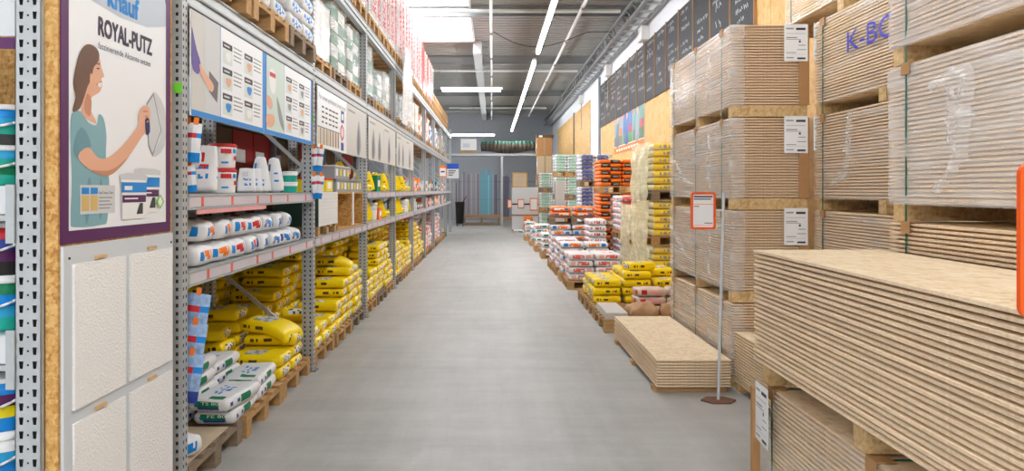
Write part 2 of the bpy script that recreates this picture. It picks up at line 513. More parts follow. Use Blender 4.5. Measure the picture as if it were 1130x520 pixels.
kind('brown', .34, .30, .17, [BAGB, INK, WHITE], p_plain, 2, puff=.35, lump=2.4)
kind('tan', .36, .30, .095, [BAGT, PINK, RED], p_band, 2)
kind('red_dots', .34, .38, .11, [BAGW, RED], p_text, 2, nu=16, nv=8, nw=4)
kind('orange_plain', .40, .36, .10, [ORANGE, WHITE, BLUE], p_band, 3, nu=16, nv=8, nw=4)
kind('green_bag', .34, .32, .11, [BAGW, GREEN, ORANGE], p_band, 3, nu=16, nv=8, nw=4)

NB = [0]
def bag(k, x, y, z, rz, label, group, name=None, rx=0, ry=0, variant=None):
    me = KIND[k][3]; NB[0] += 1
    o = link(name or 'cement_bag', me[(NB[0] * 7 + NB[0] // 3) % len(me) if variant is None else variant], None, (x, y, z), (rx, ry, rz))
    return tag(o, label, 'bag', group)

# ---------------------------------------------------------------- pallets
PC = {}
def pallet(lx, ly, x, y, z, label, group, parts=True, m=None, name='pallet'):
    """wooden pallet with its near-left bottom corner at x, y, z; blocks in rows along y"""
    m = m or WOOD; key = (round(lx, 3), round(ly, 3), m.name, parts)
    h = .144
    if key not in PC:
        bs = lambda a, b, c: MB().box(-a / 2, a / 2, -b / 2, b / 2, 0, c, m).mesh('pallet_piece')
        PC[key] = dict(deck=bs(lx, .10 if ly > .6 else .08, .022), cross=bs(.11, ly, .022), block=bs(.11, .10, .078), foot=bs(lx, .095, .022))
        d = []
        nd = 5
        for q in range(nd): d.append(('deck_board', 'deck', lx / 2, .05 + (ly - .1) * q / (nd - 1), .122))
        for q in range(3): d.append(('cross_board', 'cross', .055 + (lx - .11) * q / 2, ly / 2, .100))
        for q in range(3):
            for r in range(3): d.append(('block', 'block', .055 + (lx - .11) * q / 2, .05 + (ly - .1) * r / 2, .022))
        for r in range(3): d.append(('foot_board', 'foot', lx / 2, .05 + (ly - .1) * r / 2, 0))
        PC[key]['list'] = d
        if not parts:
            mb = MB()
            dim = dict(deck=(lx, .10 if ly > .6 else .08, .022), cross=(.11, ly, .022), block=(.11, .10, .078), foot=(lx, .095, .022))
            for n, kk, a, b, c in d:
                A, B, C = dim[kk]; mb.box(a - A / 2, a + A / 2, b - B / 2, b + B / 2, c, c + C, m)
            PC[key]['joined'] = mb.mesh('pallet')
    e = PC[key]
    if not parts:
        return tag(link(name, e['joined'], None, (x, y, z)), label, 'pallet', group)
    t = thing(name, label, 'pallet', (x, y, z), group=group)
    for n, kk, a, b, c in e['list']: link(n, e[kk], t, (a, b, c))
    return t
PH = .145

# ================================================================ THE SETTING
XR = 3.15; XL = -9.0; YN = -8.0; YF = 40.0; ZC = 5.5
struct(MB().box(XL, XR, YN, YF, -.1, 0, M_FLOOR).build('floor'))
wr = struct(MB().box(XR, XR + .2, YN, YF, 0, 6.2, WALLW).build('wall_right'))
struct(MB().box(XL - .2, XR + .2, YF, YF + .2, 0, 6.2, WALLB).build('wall_back'))
struct(MB().box(XL - .2, XL, YN, YF, 0, 6.2, WALLB).build('wall_left'))
struct(MB().box(XL - .2, XR + .2, YN - .2, YN, 0, 6.2, WALLW).build('wall_rear'))
# corrugated roof sheets with skylight openings
SKY = [(-7.2, -2.4), (13.5, 20.2)]  # first opening: unseen skylight added for light from behind the viewer
SX0, SX1 = -4.2, -.5
def corrugated(x0, x1, y0, y1):
    mb = MB(); pitch = .28; y = y0; prof = []
    while y < y1 - 1e-4:
        for d, z in ((0, ZC), (.11, ZC), (.14, ZC + .05), (.25, ZC + .05), (.28, ZC)):
            if y + d <= y1: prof.append((y + d, z))
        y += pitch
    prof.append((y1, ZC))
    for (a, za), (b, zb) in zip(prof, prof[1:]):
        if b - a > 1e-5: mb.face([(x0, a, za), (x0, b, zb), (x1, b, zb), (x1, a, za)], CEIL)
    return mb
ceil = struct(MB().box(XL - .2, XR + .2, YN - .2, YF + .2, 6.2, 6.3, CEIL).build('ceiling'))
corrugated(SX1, XR, YN, YF).build('roof_sheet', ceil)
corrugated(XL, SX0, YN, YF).build('roof_sheet', ceil)
yy = YN
for a, b in SKY + [(YF, YF)]:
    if a > yy: corrugated(SX0, SX1, yy, a).build('roof_sheet', ceil)
    yy = b
for n, (a, b) in enumerate(SKY):
    zt = 6.08
    up = MB()
    up.box(SX0 - .05, SX0, a, b, ZC - .05, zt, PAINTW); up.box(SX1, SX1 + .05, a, b, ZC - .05, zt, PAINTW)
    up.box(SX0, SX1, a - .05, a, ZC - .05, zt, PAINTW); up.box(SX0, SX1, b, b + .05, ZC - .05, zt, PAINTW)
    w_ = struct(up.build('window_%d' % (n + 1)))
    k = 5
    for q in range(k):
        y0 = a + (b - a) * q / k + .03; y1 = a + (b - a) * (q + 1) / k - .03
        MB().box(SX0, SX1, y0, y1, zt - .02, zt, GLAZE).build('pane', w_)
    for q in range(k + 1):
        yb = a + (b - a) * q / k
        MB().box(SX0, SX1, yb - .03, yb + .03, zt - .05, zt + .01, PAINTW).build('glazing_bar', w_)
for y in (-1.2, 4.6, 10.6, 16.5, 22.7, 30.5, 36.0):
    b = MB(); b.box(XL, XR, y - .07, y + .07, ZC - .03, ZC - .012, CEILB); b.box(XL, XR, y - .07, y + .07, ZC - .24, ZC - .222, CEILB)
    b.box(XL, XR, y - .012, y + .012, ZC - .222, ZC - .03, CEILB); b.build('beam', ceil)
MB().box(-.5, -.28, 20.3, YF, ZC - .34, ZC - .01, mat('beam_light', (186, 190, 192), .5)).build('ridge_beam', ceil)
MB().box(-.5, -.28, 1.8, 13.4, ZC - .34, ZC - .01, MATS['beam_light']).build('ridge_beam', ceil)
# steel edge girder in the corner above the right wall
gd = thing('edge_girder', 'grey steel lattice girder running along the top of the right wall', 'girder', (2.7, YN, 4.83))
for xx, zz in ((2.72, 4.9), (2.72, 5.2), (3.05, 4.9), (3.05, 5.2)):
    MB().box(xx - .03 - 2.7, xx + .03 - 2.7, .1, YF - YN - .1, zz - .03 - 4.83, zz + .03 - 4.83, STEELD).build('chord', gd)
me1 = MB().bar((.02, 0, .07), (.02, .6, .39), .03, .03, STEELD).mesh('diagonal'); me2 = MB().bar((.02, 0, .07), (.35, 0, .07), .08, .03, STEEL).mesh('rung')
for q in range(0, 78):
    if 12 < q * .6 < 47:
        link('diagonal', me1, gd, (0, q * .6 + .2, 0)); link('rung', me2, gd, (0, q * .6 + .2, 0))
for q, (y, z) in enumerate(((15.6, 4.57), (20.4, 4.57), (26.5, 4.53))):
    t = thing('junction_box', ['white box with conduit on the upper right wall above the blackboards', 'white box on the right wall at the blackboards far end',
              'small white box on the far right wall above the board panels'][q], 'box', (XR - .16, y, z), group='boxes on the right wall')
    MB().box(0, .155, -.2, .2, 0, .28, PAINTW).build('body', t); MB().tube((.08, 0, -.9), (.08, 0, 0), .012, STEELD).build('conduit', t)
tag(MB().tube((XR - .05, 22.25, .2), (XR - .05, 22.25, 4.82), .035, STEELD).build('downpipe'), 'dark grey vertical pipe on the white wall strip beyond the blackboards', 'pipe')

# board cladding of the right wall
for q in range(13):
    MB().box(XR - .02, XR - .001, -2.9 + q * 1.925 + .004, -2.9 + (q + 1) * 1.925 - .004, 0.02, 4.56, OSBW).build('osb_panel', wr)
for y0, y1 in ((24.6, 27.0), (27.01, 29.25), (29.65, 33.0), (33.01, 36.7)):
    MB().box(XR - .02, XR - .001, y0, y1, .02, 4.44, OSBW).build('osb_panel', wr)
MB().box(XR - .03, XR - .001, 29.27, 29.63, .02, 4.5, DARK).build('dark_strip', wr)
# blackboards with chalk writing
NBB = 14; y0b = 9.12; pb = .93
for q in range(NBB):
    ya = y0b + q * pb
    t = thing('chalkboard', 'black chalk-written board on the right wall, %s from the near end' % ORD[q + 1], 'board', (XR - .022, ya, 3.34), group='row of chalkboards high on the wall')
    MB().box(-.02, 0, .02, pb - .02, 0, 1.2, SLATE).build('panel', t)
    MB().box(-.03, 0, -.012, .018, -.02, 1.22, CARD).build('batten', t)
    sh = Sheet((-.0205, pb - .05, .05), (0, -1, 0), (0, 0, 1), .001)
    r = random.Random(q)
    z = 1.02
    while z > .12:                                   # loose strokes of handwriting
        s = .06 + r.random() * .2; end = .45 + r.random() * .35; big = r.random() < .35
        hh = .13 if big else .07
        while s < end:
            a = (s, z + r.random() * hh * .3); b = (s + hh * .35 * r.random(), z + hh * (.6 + .5 * r.random())); c = (b[0] + hh * .4, z + r.random() * hh * .4)
            wd = .014 if big else .010
            for p, p2 in ((a, b), (b, c)):
                dx, dy = p2[0] - p[0], p2[1] - p[1]; l = math.hypot(dx, dy) or 1; nx, ny = -dy / l * wd, dx / l * wd
                if r.random() < .8: sh.poly([p, p2, (p2[0] + nx, p2[1] + ny), (p[0] + nx, p[1] + ny)], CHALK)
            s += hh * (.75 + .5 * r.random())
        z -= hh * 1.9 + (.12 if r.random() < .2 else 0)
    sh.build(t, 'handwriting')['kind'] = 'stuff'
# three garden posters and the orange strip below them
pt = thing('wall_poster', 'row of three colourful job posters above an orange strip on the board wall', 'poster', (XR - .022, 15.8, 2.45))
MB().box(-.006, 0, 0, 3.9, 0, .98, WHITE).build('board', pt)
sh = Sheet((-.007, 3.9, 0), (0, -1, 0), (0, 0, 1), .001)
pcol = [((150, 152, 150), (120, 116, 104), (96, 108, 120)), ((40, 96, 170), (70, 140, 70), (62, 84, 150)), ((84, 140, 130), (70, 110, 70), (150, 160, 170))]
sh.rect(0, 3.9, 0, .17, ORANGE)
for q in range(3):
    a, b = .02 + q * 1.3, 1.28 + q * 1.3
    m1, m2, m3 = (mat('poster_%d%d' % (q, i), c, .5, var=.25, vscale=4) for i, c in enumerate(pcol[q]))
    sh.rect(a, b, .19, .97, m1); sh.rect(a, b, .19, .42, m2, 2)
    sh.poly([(a + .3, .2), (a + .75, .2), (a + .7, .55), (a + .8, .75), (a + .6, .85), (a + .42, .7), (a + .35, .5)], m3, 3, 3)
    sh.poly([(a + .5, .76), (a + .62, .74), (a + .68, .84), (a + .58, .92), (a + .5, .87)], mat('skin', (220, 170, 140), .5), 4, 3)
    sh.rect(a, a + .16, .8, .97, ORANGE, 3); sh.rect(a + .2, a + .8, .91, .95, WHITE, 3)
    sh.rect(a + .85, a + 1.15, .42, .6, RED if q else ORANGE, 4)
for s in range(9): sh.rect(.4 + s * .33, .62 + s * .33, .06, .11, WHITE, 2)
sh.build(pt)

# ================================================================ LAMPS AND PIPES OVERHEAD
def strip_light(a, b, label):
    a = Vector(a); b = Vector(b); d = (b - a).normalized(); n = Vector((d.y, -d.x, 0))
    t = thing('strip_light', label, 'light', a, group='ceiling strip lights'); L = (b - a).length
    v = d * L
    MB().bar(Vector((0, 0, .035)), v + Vector((0, 0, .035)), .07, .05, PAINTW).build('housing', t)
    MB().bar(d * .05 + Vector((0, 0, -.022)), v - d * .05 + Vector((0, 0, -.022)), .055, .058, TUBE).build('diffuser', t)
    k = max(2, int(L / 3))
    for q in range(k):
        p = v * ((q + .5) / k)
        gx, gy = a.x + p.x, a.y + p.y                    # hang from the sheet or from the beam that is in the way
        top = ZC - .36 if -.52 < gx < -.26 else ZC - .26 if any(abs(gy - yb) < .09 for yb in (-1.2, 4.6, 10.6, 16.5, 22.7, 30.5, 36.0)) else ZC - .01
        MB().tube(p + Vector((0, 0, .06)), p + Vector((0, 0, top - a.z)), .004, STEELD, 5).build('wire', t)
ZL = 4.3; XLAMP = .905
strip_light((XLAMP, -7, ZL), (XLAMP, 3.2, ZL), 'unseen strip light added above the aisle behind the viewer')  # unseen continuation of the row, added to light the aisle from the front
strip_light((XLAMP, 4.4, ZL), (XLAMP, 15.3, ZL), 'bright strip light over the aisle, nearer of the two in line')
strip_light((XLAMP, 16.4, ZL), (XLAMP, 35.4, ZL), 'long bright strip light over the aisle, farther of the two in line')
strip_light((-1.4, 21.0, ZL), (.28, 21.0, ZL), 'crosswise strip light hanging above the rack end')
strip_light((-2.1, 37.0, 4.22), (.15, 37.0, 4.22), 'far crosswise strip light near the back wall')
for y0, y1, nm in ((-7, 8, 'near'), (9, 24, 'middle'), (25, 38, 'far')):  # hidden rows added to bring light behind the rack
    strip_light((-5.2, y0, ZL), (-5.2, y1, ZL), nm + ' unseen strip light, added over the aisle behind the rack')
def pipe(a, b, r, label, m=PIPE):
    a = Vector(a); t = thing('sprinkler_pipe', label, 'pipe', a, group='ceiling pipes'); v = Vector(b) - a
    MB().tube((0, 0, 0), v, r, m, 8).build('pipe', t)
    k = max(2, int(v.length / 3.2))
    for q in range(k):
        p = v * ((q + .5) / k); MB().tube(p + Vector((0, 0, r)), p + Vector((0, 0, ZC - a.z - .02)), .006, STEELD, 5).build('hanger', t)
        MB().box(p.x - .03, p.x + .03, p.y - .03, p.y + .03, p.z - r - .03, p.z + r + .01, STEELD).build('clamp', t)
pipe((1.72, 3, 5.02), (1.72, 36, 5.02), .035, 'long pale pipe under the ceiling right of the strip lights')
pipe((-.02, 9, 5.05), (-.02, 38, 5.05), .03, 'long pale pipe under the ceiling above the middle of the aisle')
pipe((-3.0, 15.6, 5.18), (2.6, 15.6, 5.18), .04, 'crosswise pale pipe under the ceiling beside the skylight')
pipe((-3.0, 23.4, 5.18), (2.6, 23.4, 5.18), .04, 'crosswise pale pipe with clamps beyond the skylight')
pipe((-1.9, 34.0, 5.18), (2.4, 34.0, 5.18), .04, 'crosswise pale pipe nearest the back wall')
cb = MB(); pr = None
for q in range(25):
    f = q / 24; p = Vector((.03 + 2.7 * f, 17.5, 5.15 - .42 * math.sin(PI * min(1, f * 1.25)) * (1 - .5 * f)))
    if pr: cb.tube(pr, p, .008, BLACK, 5)
    pr = p
tag(cb.build('ceiling_cable'), 'thin dark cable sagging across the ceiling', 'cable')

# ================================================================ LEFT: END RACK WITH PAINT AND THE POSTER BOARD
def perforated(width, height, pitch, cols, m, z0=0.0, depth=.05, inner=None, ret=.03):
    """folded steel post: front sheet in the x-z plane at y=0 with real slots, two side walls behind it"""
    mb = MB(); xs = [0.0]
    for c, wt, wb, h in cols: xs += [c - wt / 2, c + wt / 2]
    xs.append(width); n = int(height / pitch)
    for r in range(n):
        za = z0 + r * pitch
        for q in range(len(xs) - 1):
            if q % 2 == 0:
                mb.face([(xs[q], 0, za), (xs[q + 1], 0, za), (xs[q + 1], 0, za + pitch), (xs[q], 0, za + pitch)], m)
            else:
                c, wt, wb, h = cols[q // 2]; e = (pitch - h) / 2
                mb.face([(xs[q], 0, za), (xs[q + 1], 0, za), (xs[q + 1], 0, za + e), (xs[q], 0, za + e)], m)
                mb.face([(xs[q], 0, za + e + h), (xs[q + 1], 0, za + e + h), (xs[q + 1], 0, za + pitch), (xs[q], 0, za + pitch)], m)
                d = (wt - wb) / 2
                if d > 1e-5:
                    mb.face([(xs[q], 0, za + e), (xs[q] + d, 0, za + e), (xs[q], 0, za + e + h)], m)
                    mb.face([(xs[q + 1], 0, za + e), (xs[q + 1], 0, za + e + h), (xs[q + 1] - d, 0, za + e)], m)
    zt = z0 + n * pitch
    mb.box(.004, width - .004, depth * .8, depth * .8 + .001, z0, zt, inner or DARK)  # dark plate inside, standing for the shade of the hollow post
    mb.box(0, .003, 0, depth, z0, zt, m); mb.box(width - .003, width, 0, depth, z0, zt, m)
    mb.box(.003, .003 + ret, depth - .003, depth, z0, zt, m); mb.box(width - .003 - ret, width - .003, depth - .003, depth, z0, zt, m)
    return mb
er = thing('display_rack', 'grey perforated steel display rack of paint buckets at the left edge', 'rack', (-1.655, 2.75, 0))
perforated(.093, 3.0, .05, [(.022, .016, .011, .027), (.046, .007, .007, .007), (.070, .016, .011, .027)], GALV, depth=.02).build('post', er, loc=(-.048, 0, 0))
MB().box(-.075, -.045, -.012, -.004, 1.36, 1.57, GALV).build('bracket', er); MB().box(-.075, -.045, -.012, -.004, .84, 1.05, GALV).build('bracket', er)
for z in (1.565, 1.03, .45):
    s_ = MB().box(-1.1, -.05, .02, .86, z - .03, z, GALV).build('shelf', er)
    MB().box(-1.1, -.055, .0, .018, z - .10, z, LGREY).build('price_strip', s_); MB().box(-1.1, -.055, -.006, .02, z - .125, z - .105, GALV).build('edge_rail', s_)
MB().box(-1.1, .045, .87, .89, 0, 3.0, OSBD).build('back_panel', er)
MB().box(-1.1, -.06, .02, .03, 2.06, 2.10, PURPLE).build('header_edge', er); MB().box(-1.1, -.06, .02, .03, 2.105, 2.5, LGREY).build('header_sign', er)

def paint_bucket(x, y, z, r, h, bands, label, group='paint buckets on the end rack', lid=WHITE, bail=True):
    t = thing('paint_bucket', label, 'bucket', (x, y, z), group=group)
    pr = [(r * .86, 0, bands[0]), (r * .88, .01, bands[0])]
    k = len(bands)
    for i, m in enumerate(bands): pr.append((r * (.88 + .1 * (i + 1) / k), .01 + (h * .86 - .01) * (i + 1) / k, m))
    MB().lathe(0, 0, pr, 24).build('body', t, True)
    MB().lathe(0, 0, [(r * .985, h * .86, lid), (r * 1.03, h * .87, lid), (r * 1.03, h * .95, lid), (r * .93, h * .955, lid), (r * .9, h, lid)], 24).build('lid', t, True)
    if bail:
        b = MB(); pr = None
        for q in range(13):
            a = PI * q / 12; p = Vector((math.cos(a) * r * 1.04, -r * 1.02 * math.sin(a) * .99 - .002, h * .8 - math.sin(a) * h * .38))
            if pr: b.tube(pr, p, .005, WHITE, 6)
            pr = p
        b.build('handle', t, True)
    return t
LB = mat('print_sky', (40, 160, 210), .45)
rr = .125
for z, nm, sets in ((1.566, 'top', [(TEAL, GREEN, TEAL, LB), (DARK, TEAL, LB, BLUE)]), (1.031, 'middle', [(TEAL, LB, BLUE, GREEN), (INK, PURPLE, DBLUE, RED)]),
                    (.451, 'lowest', [(PURPLE, BLUE, LB, WHITE), (BLUE, YELLOW, PURPLE, BLUE)])):
    for lv, bands in enumerate(sets):
        for q in range(2):
            hh = (.15, .205, .21)[('top', 'middle', 'lowest').index(nm)]
            paint_bucket(-1.853 - q * .27, 2.92, z + lv * hh, rr, hh, bands if q == 0 else bands[::-1],
                         'paint bucket on the %s end rack shelf, %s of the stack%s' % (nm, ('bottom', 'top')[lv], (' nearest the post', ' farther left')[q]))
# poster board
pb_ = thing('poster_board', 'tall chipboard stand carrying the purple-framed poster and white plaster samples', 'board', (-1.582, 2.77, 0))
MB().box(-.024, .02, 0, .985, 0, 3.0, OSBD).build('osb_panel', pb_)
MB().box(.0205, .025, .012, .958, 1.352, 2.60, PURPLE).build('poster', pb_)
sh = Sheet((.0252, 0, 0), (0, 1, 0), (0, 0, 1), .0005)
PBG = mat('poster_bg', (238, 241, 245), .4); SKIN = mat('poster_skin', (226, 172, 142), .5); SKIN2 = mat('poster_skin_shade', (198, 138, 108), .5)
HAIR = mat('poster_hair', (104, 72, 52), .5); TEE = mat('poster_tee', (128, 172, 182), .5); TEE2 = mat('poster_tee_fold', (104, 148, 160), .5)
sh.poly([(.062, 1.40), (.904, 1.40), (.904, 2.43), (.885, 2.48), (.84, 2.51), (.062, 2.51)], PBG)
sh.poly([(.217, 2.288), (.45, 2.272), (.70, 2.285), (.904, 2.33), (.904, 2.43), (.885, 2.48), (.84, 2.51), (.217, 2.51)], mat('poster_swoosh', (184, 196, 210), .4), 2)
sh.poly([(.769, 2.0), (.856, 1.832), (.759, 1.704), (.89, 1.76), (.89, 1.94)], LGREY, 2, 3)
sh.poly([(.079, 1.832), (.145, 1.848), (.197, 1.812), (.258, 1.807), (.275, 1.85), (.315, 1.837), (.337, 1.769), (.333, 1.687), (.359, 1.587), (.345, 1.435), (.30, 1.412), (.10, 1.412), (.072, 1.44), (.08, 1.583), (.07, 1.734)], TEE, 3, 3)
sh.poly([(.20, 1.60), (.22, 1.55), (.20, 1.45), (.18, 1.42), (.17, 1.5)], TEE2, 4, 3); sh.poly([(.29, 1.6), (.31, 1.52), (.29, 1.43), (.275, 1.5)], TEE2, 4, 3)
sh.poly([(.265, 2.089), (.283, 2.071), (.297, 2.037), (.318, 2.007), (.296, 1.995), (.301, 1.969), (.283, 1.94), (.245, 1.922), (.217, 1.905), (.217, 1.858), (.258, 1.814), (.184, 1.825), (.145, 1.85), (.164, 1.904), (.191, 1.951), (.217, 1.998), (.228, 2.044)], SKIN, 4, 3)
sh.poly([(.217, 1.905), (.217, 1.858), (.20, 1.835), (.165, 1.86), (.185, 1.92)], SKIN2, 5, 3)
sh.poly([(.104, 2.006), (.135, 2.071), (.184, 2.11), (.245, 2.112), (.276, 2.091), (.269, 2.059), (.234, 2.027), (.217, 1.981), (.191, 1.951), (.164, 1.904), (.132, 1.857), (.082, 1.842), (.104, 1.897), (.088, 1.945)], HAIR, 6, 3)
sh.poly([(.208, 2.0), (.222, 1.998), (.22, 1.965), (.206, 1.96)], SKIN, 7, 3)
sh.poly([(.262, 1.968), (.296, 1.980), (.285, 1.957)], WHITE, 7, 2); sh.poly([(.258, 1.968), (.298, 1.985), (.292, 1.974), (.262, 1.963)], RED, 6, 2)
sh.poly([(.252, 2.029), (.276, 2.035), (.273, 2.026)], INK, 7); sh.poly([(.245, 2.046), (.282, 2.053), (.278, 2.046)], HAIR, 7)
sh.poly([(.088, 1.701), (.145, 1.790), (.215, 1.725), (.14, 1.665)], TEE2, 5, 3)
sh.poly([(.120, 1.675), (.195, 1.716), (.265, 1.679), (.344, 1.682), (.466, 1.737), (.598, 1.823), (.632, 1.866), (.676, 1.874), (.695, 1.825), (.641, 1.781), (.526, 1.695), (.415, 1.629), (.329, 1.608), (.211, 1.627)], SKIN, 6, 3)
sh.poly([(.211, 1.627), (.329, 1.608), (.415, 1.629), (.526, 1.695), (.42, 1.648), (.33, 1.628)], SKIN2, 7, 3)
sh.poly([(.695, 1.941), (.769, 2.0), (.856, 1.832), (.759, 1.704), (.713, 1.751)], GREY, 3)
sh.poly([(.705, 1.935), (.765, 1.985), (.845, 1.832), (.759, 1.72), (.722, 1.756)], LGREY, 4)
sh.poly([(.615, 1.853), (.623, 1.897), (.663, 1.926), (.713, 1.927), (.731, 1.9), (.717, 1.837), (.668, 1.813)], SKIN, 7, 3)
sh.poly([(.676, 1.866), (.717, 1.874), (.727, 1.815), (.69, 1.80)], NAVY, 8, 2)
for q in range(3): sh.poly([(.655 + q * .018, 1.905 - q * .022), (.70 + q * .006, 1.91 - q * .022), (.70 + q * .006, 1.902 - q * .022), (.655 + q * .018, 1.897 - q * .022)], SKIN2, 9)
# info card and the two printed tubs
sh.rect(.135, .404, 1.458, 1.57, LGREY, 6)
for q in range(2): sh.rect(.145 + q * .065, .2 + q * .065, 1.535, 1.56, BLUE, 7); sh.rect(.145 + q * .065, .2 + q * .065, 1.47, 1.53, mat('print_sand', (214, 180, 110), .5), 7)
sh.text('Knauf Compact Colours', .275, 1.535, .012, INK, 7, .115)
for q in range(4): sh.rect(.275, .38 - (q % 2) * .02, 1.518 - q * .014, 1.523 - q * .014, GREY, 7)
for k, (a, b, z0, z1) in enumerate(((.58, .832, 1.45, 1.648), (.447, .69, 1.427, 1.623))):
    kk = 7 + k * 6; h = z1 - z0
    sh.poly([(a + .012, z0), (b - .012, z0), (b - .002, z1 - .025), (a + .002, z1 - .025)], WHITE, kk)
    sh.poly([(a - .005, z1 - .028), (b + .005, z1 - .028), (b + .005, z1 - .008), (b - .05, z1), (a + .05, z1), (a - .005, z1 - .008)], LGREY, kk + 1)
    sh.poly([(a + .006, z0 + h * .58), (b - .006, z0 + h * .58), (b - .004, z0 + h * .8), (a + .004, z0 + h * .8)], BLUE, kk + 2)
    sh.rect(a + .012, b - .012, z0 + h * .36, z0 + h * .52, PURPLE, kk + 2); sh.rect(a + .03, b - .09, z0 + h * .43, z0 + h * .46, WHITE, kk + 3)
    sh.poly([(a + .14, z0 + h * .1), (a + .2, z0 + h * .1), (a + .2, z0 + h * .34), (a + .17, z0 + h * .34)], DARK, kk + 3)
    sh.rect(a + .03, a + .1, z0 + h * .63, z0 + h * .72, WHITE, kk + 3)
sh.poly([(.821, 1.533), (.866, 1.497), (.821, 1.461), (.778, 1.498)], mat('print_leaf', (130, 200, 90), .5), 20); sh.poly([(.821, 1.52), (.848, 1.497), (.821, 1.474), (.795, 1.498)], WHITE, 21)
sh.text('ROYAL-PUTZ', .272, 2.163, .074, mat('print_plum', (52, 38, 66), .5), 3, .475, bold=.006)
sh.text('faszinierende Akzente setzen', .272, 2.112, .026, MATS['print_plum'], 3, .465)
sh.text('knauf', .345, 2.295, .085, BLUE, 4, .27, bold=.008)
sh.build(pb_)
# plaster sample board
sb = thing('plaster_sample_board', 'light grey board with four white textured plaster samples below the poster', 'board', (-1.561, 2.785, 0))
MB().box(0, .012, 0, .952, .06, 1.345, mat('sample_board', (208, 214, 220), .5)).build('backing', sb)
PLAS = mat('rough_plaster', (248, 248, 247), .85, bump=.9, bscale=90)
for s0, s1 in ((.055, .455), (.50, .925)):
    for z0, z1 in ((.735, 1.275), (.12, .685)):
        p = MB().box(.0125, .022, s0, s1, z0, z1, PLAS).build('plaster_sample', sb)
        MB().box(.0125, .0235, (s0 + s1) / 2 - .04, (s0 + s1) / 2 + .04, z1 + .008, z1 + .02, mat('tape_tan', (214, 176, 128), .6)).build('caption_tape', p)
for s in (.035, .93): MB().tube((.012, s, 1.30), (.016, s, 1.30), .005, INK, 8).build('screw', sb)

# ================================================================ LEFT: THE LONG STORAGE RACK
UY = [3.80 + 2.785 * i for i in range(10)]
XF, XB = -1.53, -2.48
rack = thing('storage_rack', 'long grey steel storage rack lining the left side of the aisle', 'rack', (XF, UY[0], 0))
def RY(y): return y - UY[0]
up_m = perforated(.095, 3.84, .04, [(.024, .013, .013, .018), (.071, .013, .013, .018)], STEEL, depth=.07)
# aisle-side slots are only dark pads, the shade of a hole put into colour
for r in range(96):
    za = r * .04
    up_m.box(.0955, .0965, .012, .022, za + .012, za + .028, DARK); up_m.box(.0955, .0965, .046, .056, za + .012, za + .028, DARK)
up_me = up_m.mesh('post')
LV = [(1.06, 1.14), (1.45, 1.53), (2.48, 2.62), (3.45, 3.58)]
foot_me = MB().box(-.01, .12, -.02, .11, 0, .008, STEELD).mesh('foot_plate')
br1 = MB().bar((-.10, .04, .25), (-.92, .04, .95), .03, .03, STEEL).mesh('brace'); br2 = MB().bar((-.92, .04, .95), (-.10, .04, 1.75), .03, .03, STEEL).mesh('brace')
br3 = MB().bar((-.10, .04, 1.75), (-.92, .04, 2.5), .03, .03, STEEL).mesh('brace'); br4 = MB().bar((-.92, .04, 2.5), (-.10, .04, 3.3), .03, .03, STEEL).mesh('brace')
for i, y in enumerate(UY):
    for xx in (XF - .095, XB):
        p = link('post', up_me, rack, (xx - XF, RY(y), 0)); link('foot_plate', foot_me, p)
    for b in (br1, br2, br3, br4): link('brace', b, rack, (0, RY(y), 0))
bl = 2.785 - .08
TAGO = mat('price_orange', (236, 110, 90), .5)
strip_bg = mat('price_strip', (212, 206, 214), .4)
tg_me = MB().box(0, .0012, 0, .035, 0, .05, TAGO).mesh('price_tag')
def beam_mesh(h, strip):
    mb = MB(); mb.box(-.05, 0, 0, bl, 0, h, STEEL); mb.box(.0, .008, 0, bl, 0, .012, GALV); mb.box(0, .008, 0, bl, h - .012, h, GALV)
    if h > .1: mb.box(0, .012, 0, bl, h * .42, h * .5, STEELD)
    return mb.mesh('beam')
bm_s, bm_l = beam_mesh(.08, True), beam_mesh(.135, False)
st_me = MB().box(.0005, .004, .02, bl - .02, .014, .066, strip_bg).mesh('price_strip')
sh_me = MB()
for q in range(27): sh_me.box(-.9, -.05, q * .1, q * .1 + .085, -.012, 0, STEEL)
sh_me.box(-.9, -.05, 0, bl, -.03, -.02, STEELD); sh_me = sh_me.mesh('shelf_panel')
for i in range(9):
    y = UY[i] + .075; r = random.Random(i + 50)
    for l, (z0, z1) in enumerate(LV):
        if l == 1 and i == 1: continue
        for xx in (XF, XB + .06):
            b = link('beam', bm_s if l < 2 else bm_l, rack, (xx - XF, RY(y), z0))
            if xx == XF and l < 2:
                link('price_strip', st_me, b)
                if i < 5:
                    for q in range(6 if i < 2 else 4): link('price_tag', tg_me, b, (.0045, .15 + q * (.42 if i < 2 else .62) + r.random() * .2, .015))
        if l < 2: link('shelf_panel', sh_me, rack, (0, RY(y), z1))

# sign boards hung below the upper beam
def rack_sign(i, y0, y1, label, z0=1.93, z1=2.465):
    t = thing('rack_sign', label, 'sign', (XF + .006, y0, z0), group='sign boards along the rack')
    MB().box(0, .008, 0, y1 - y0, 0, z1 - z0, WHITE).build('board', t)
    return t, Sheet((.0083, 0, 0), (0, 1, 0), (0, 0, 1), .0006), y1 - y0, z1 - z0
t, sh, w, h = rack_sign(0, 3.88, 5.11, 'blue-bordered instruction sign with an arm holding a trowel, nearest the poster')
SBG = mat('sign_warm_grey', (206, 204, 200), .5)
sh.rect(0, w, 0, h, BLUE); sh.rect(0, .41, .03, h, SBG, 2); sh.rect(.42, w - .03, .03, h, PBG, 2)
sh.rect(.18, .41, .03, h, LGREY, 3)
sh.poly([(0, .44), (.03, .40), (.07, .34), (.12, .28), (.10, .225), (.05, .22), (0, .26)], mat('sleeve_purple', (92, 70, 150), .5), 4, 3)
